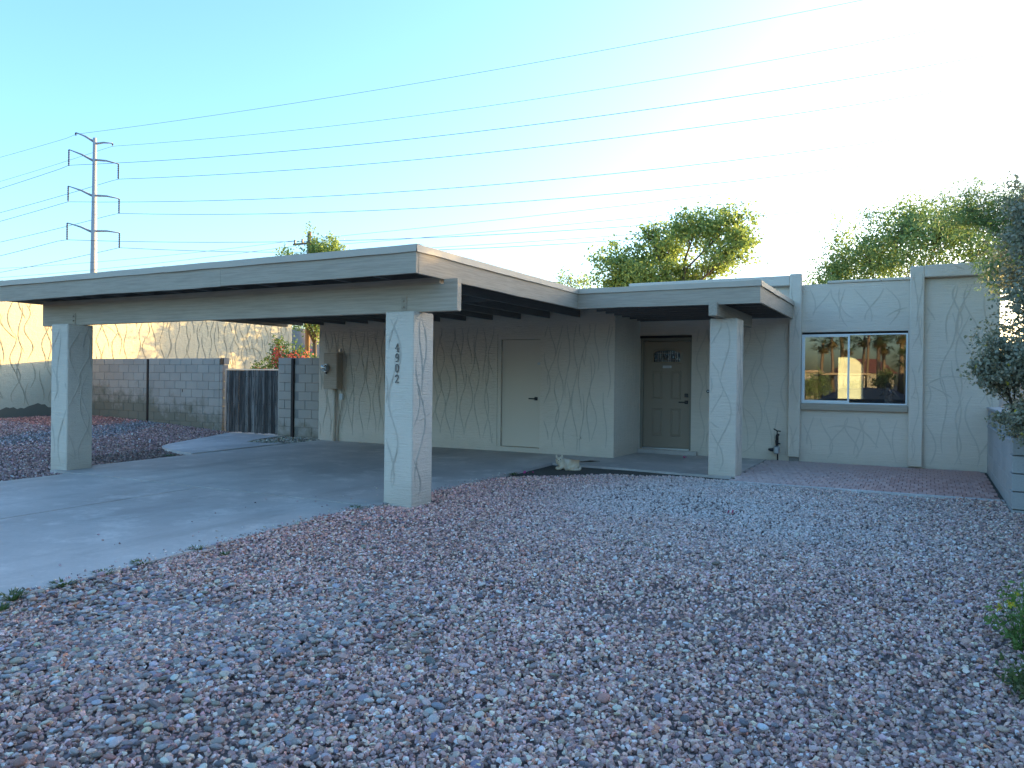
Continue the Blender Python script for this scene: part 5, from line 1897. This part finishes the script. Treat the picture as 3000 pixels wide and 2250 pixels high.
# parked car, in shade behind the viewpoint
car = thing('parked_car', 'dark blue car parked at the kerb, seen reflected in the window', 'car', (-1.0, -4.3, -.264))
prof = [(-2.3, .45), (-2.32, .75), (-2.2, .95), (-1.35, 1.05), (-.65, 1.46), (.35, 1.52), (1.35, 1.46), (1.95, 1.08), (2.28, .98), (2.33, .6), (2.25, .35), (-2.2, .32)]
m = MB()
nP = len(prof)
rows = []
for s, ins_ in ((-0.88, 0.0), (0.88, 0.0)):
    for (px, pz) in prof:
        tk = .16 * max(0, (pz - .95) / .55)
        m.v.append((px, s * (1 - tk), pz))
for i in range(nP):
    j = (i + 1) % nP
    m.f.append((i, j, nP + j, nP + i))
m.f.append(tuple(range(nP))[::-1])
m.f.append(tuple(range(nP, 2 * nP)))
m.build('body', 'car', car, world=False)
for s in (-1, 1):
    m = MB()
    gl = [(-1.15, 1.08), (-.62, 1.38), (.3, 1.44), (1.25, 1.38), (1.6, 1.1)]
    m.add([(x, s * (.885 * (1 - .16 * max(0, (z - .95) / .55)) + .004), z) for x, z in gl], [tuple(range(5)) if s < 0 else tuple(range(5))[::-1]])
    m.build('side_window', 'carglass', car, world=False)
for x in (-1.42, 1.42):
    for s in (-1, 1):
        m = MB()
        m.tube([(x, s * .68, .33), (x, s * .9, .33)], .33, 20)
        wh = m.build('wheel', 'rubber', car, world=False)
        m = MB()
        m.tube([(x, s * .895, .33), (x, s * .915, .33)], .2, 16)
        m.build('rim', 'steel', wh, world=False)
for s in (-1, 1):
    m = MB()
    m.cbox(-2.335, -2.25, s * .62 - .2, s * .62 + .2, .72, .86, .02)
    m.build('headlight', 'cream', car, world=False)
    m = MB()
    m.cbox(2.24, 2.345, s * .66 - .16, s * .66 + .16, .78, .93, .02)
    m.build('tail_light', 'red_roof', car, world=False)

# the photographer, only seen in the glass
per = thing('person', 'person in patterned top holding up a phone, reflected in the window', 'person', (0.02, -.42, -.25))
skin_obj('body',
         [(0, 0, .88), (0, 0, 1.05), (0, .01, 1.22), (0, .0, 1.36), (0, .01, 1.44), (0, .03, 1.53), (0, .03, 1.60),
          (-.17, .0, 1.34), (-.27, .14, 1.24), (-.09, .36, 1.47), (.17, .0, 1.34), (.27, .14, 1.24), (.09, .36, 1.47),
          (-.09, 0, .84), (-.1, .02, .47), (-.1, -.02, .07), (-.1, .1, .03), (.09, 0, .84), (.1, .02, .47), (.1, -.02, .07), (.1, .1, .03)],
         [(0, 1), (1, 2), (2, 3), (3, 4), (4, 5), (5, 6), (3, 7), (7, 8), (8, 9), (3, 10), (10, 11), (11, 12), (0, 13), (13, 14), (14, 15), (15, 16), (0, 17), (17, 18), (18, 19), (19, 20)],
         [(.15, .11), (.13, .10), (.15, .11), (.12, .09), .055, .085, .075, .06, .042, .03, .06, .042, .03, .085, .058, .04, .035, .085, .058, .04, .035],
         'top', per)
m = MB()
m.tube([(0, .0, 1.50), (0, .0, 1.58), (0, .01, 1.64), (0, .02, 1.67)], [.075, .10, .09, .04], 12)
m.build('hair', 'hair', per, smooth=True, world=False)
ph_ = thing('phone', 'black phone held up by the reflected person', 'phone', (0.0, -.05, 1.31))
bx('case', 'black', ph_, -.08, .08, -.045, -.037, 1.27, 1.35, c=.003)

# ------------------------------------------------------------------ far hills
m = MB()
rgh = np.random.default_rng(31)
na_, nr_ = 60, 9
for j in range(nr_):
    for i in range(na_):
        a = R(25 + 60 * i / (na_ - 1))
        rr_ = 1100 + 140 * j
        env = math.sin(math.pi * j / (nr_ - 1)) ** 0.8
        pk = 60 + 34 * math.sin(i * .38 + 1.1) + 14 * math.sin(i * 1.1) + 7 * rgh.normal()
        m.v.append((-rr_ * math.sin(a), rr_ * math.cos(a), -2 + env * pk * (1 + .08 * rgh.normal())))
for j in range(nr_ - 1):
    for i in range(na_ - 1):
        a = j * na_ + i
        m.f.append((a, a + 1, a + na_ + 1, a + na_))
tag(m.build('hills', 'hill', smooth=True), kind='structure')

# ------------------------------------------------------------------ tidy: drop helper properties
for o in bpy.data.objects:
    for k in ('_base', '_local'):
        if k in o:
            del o[k]
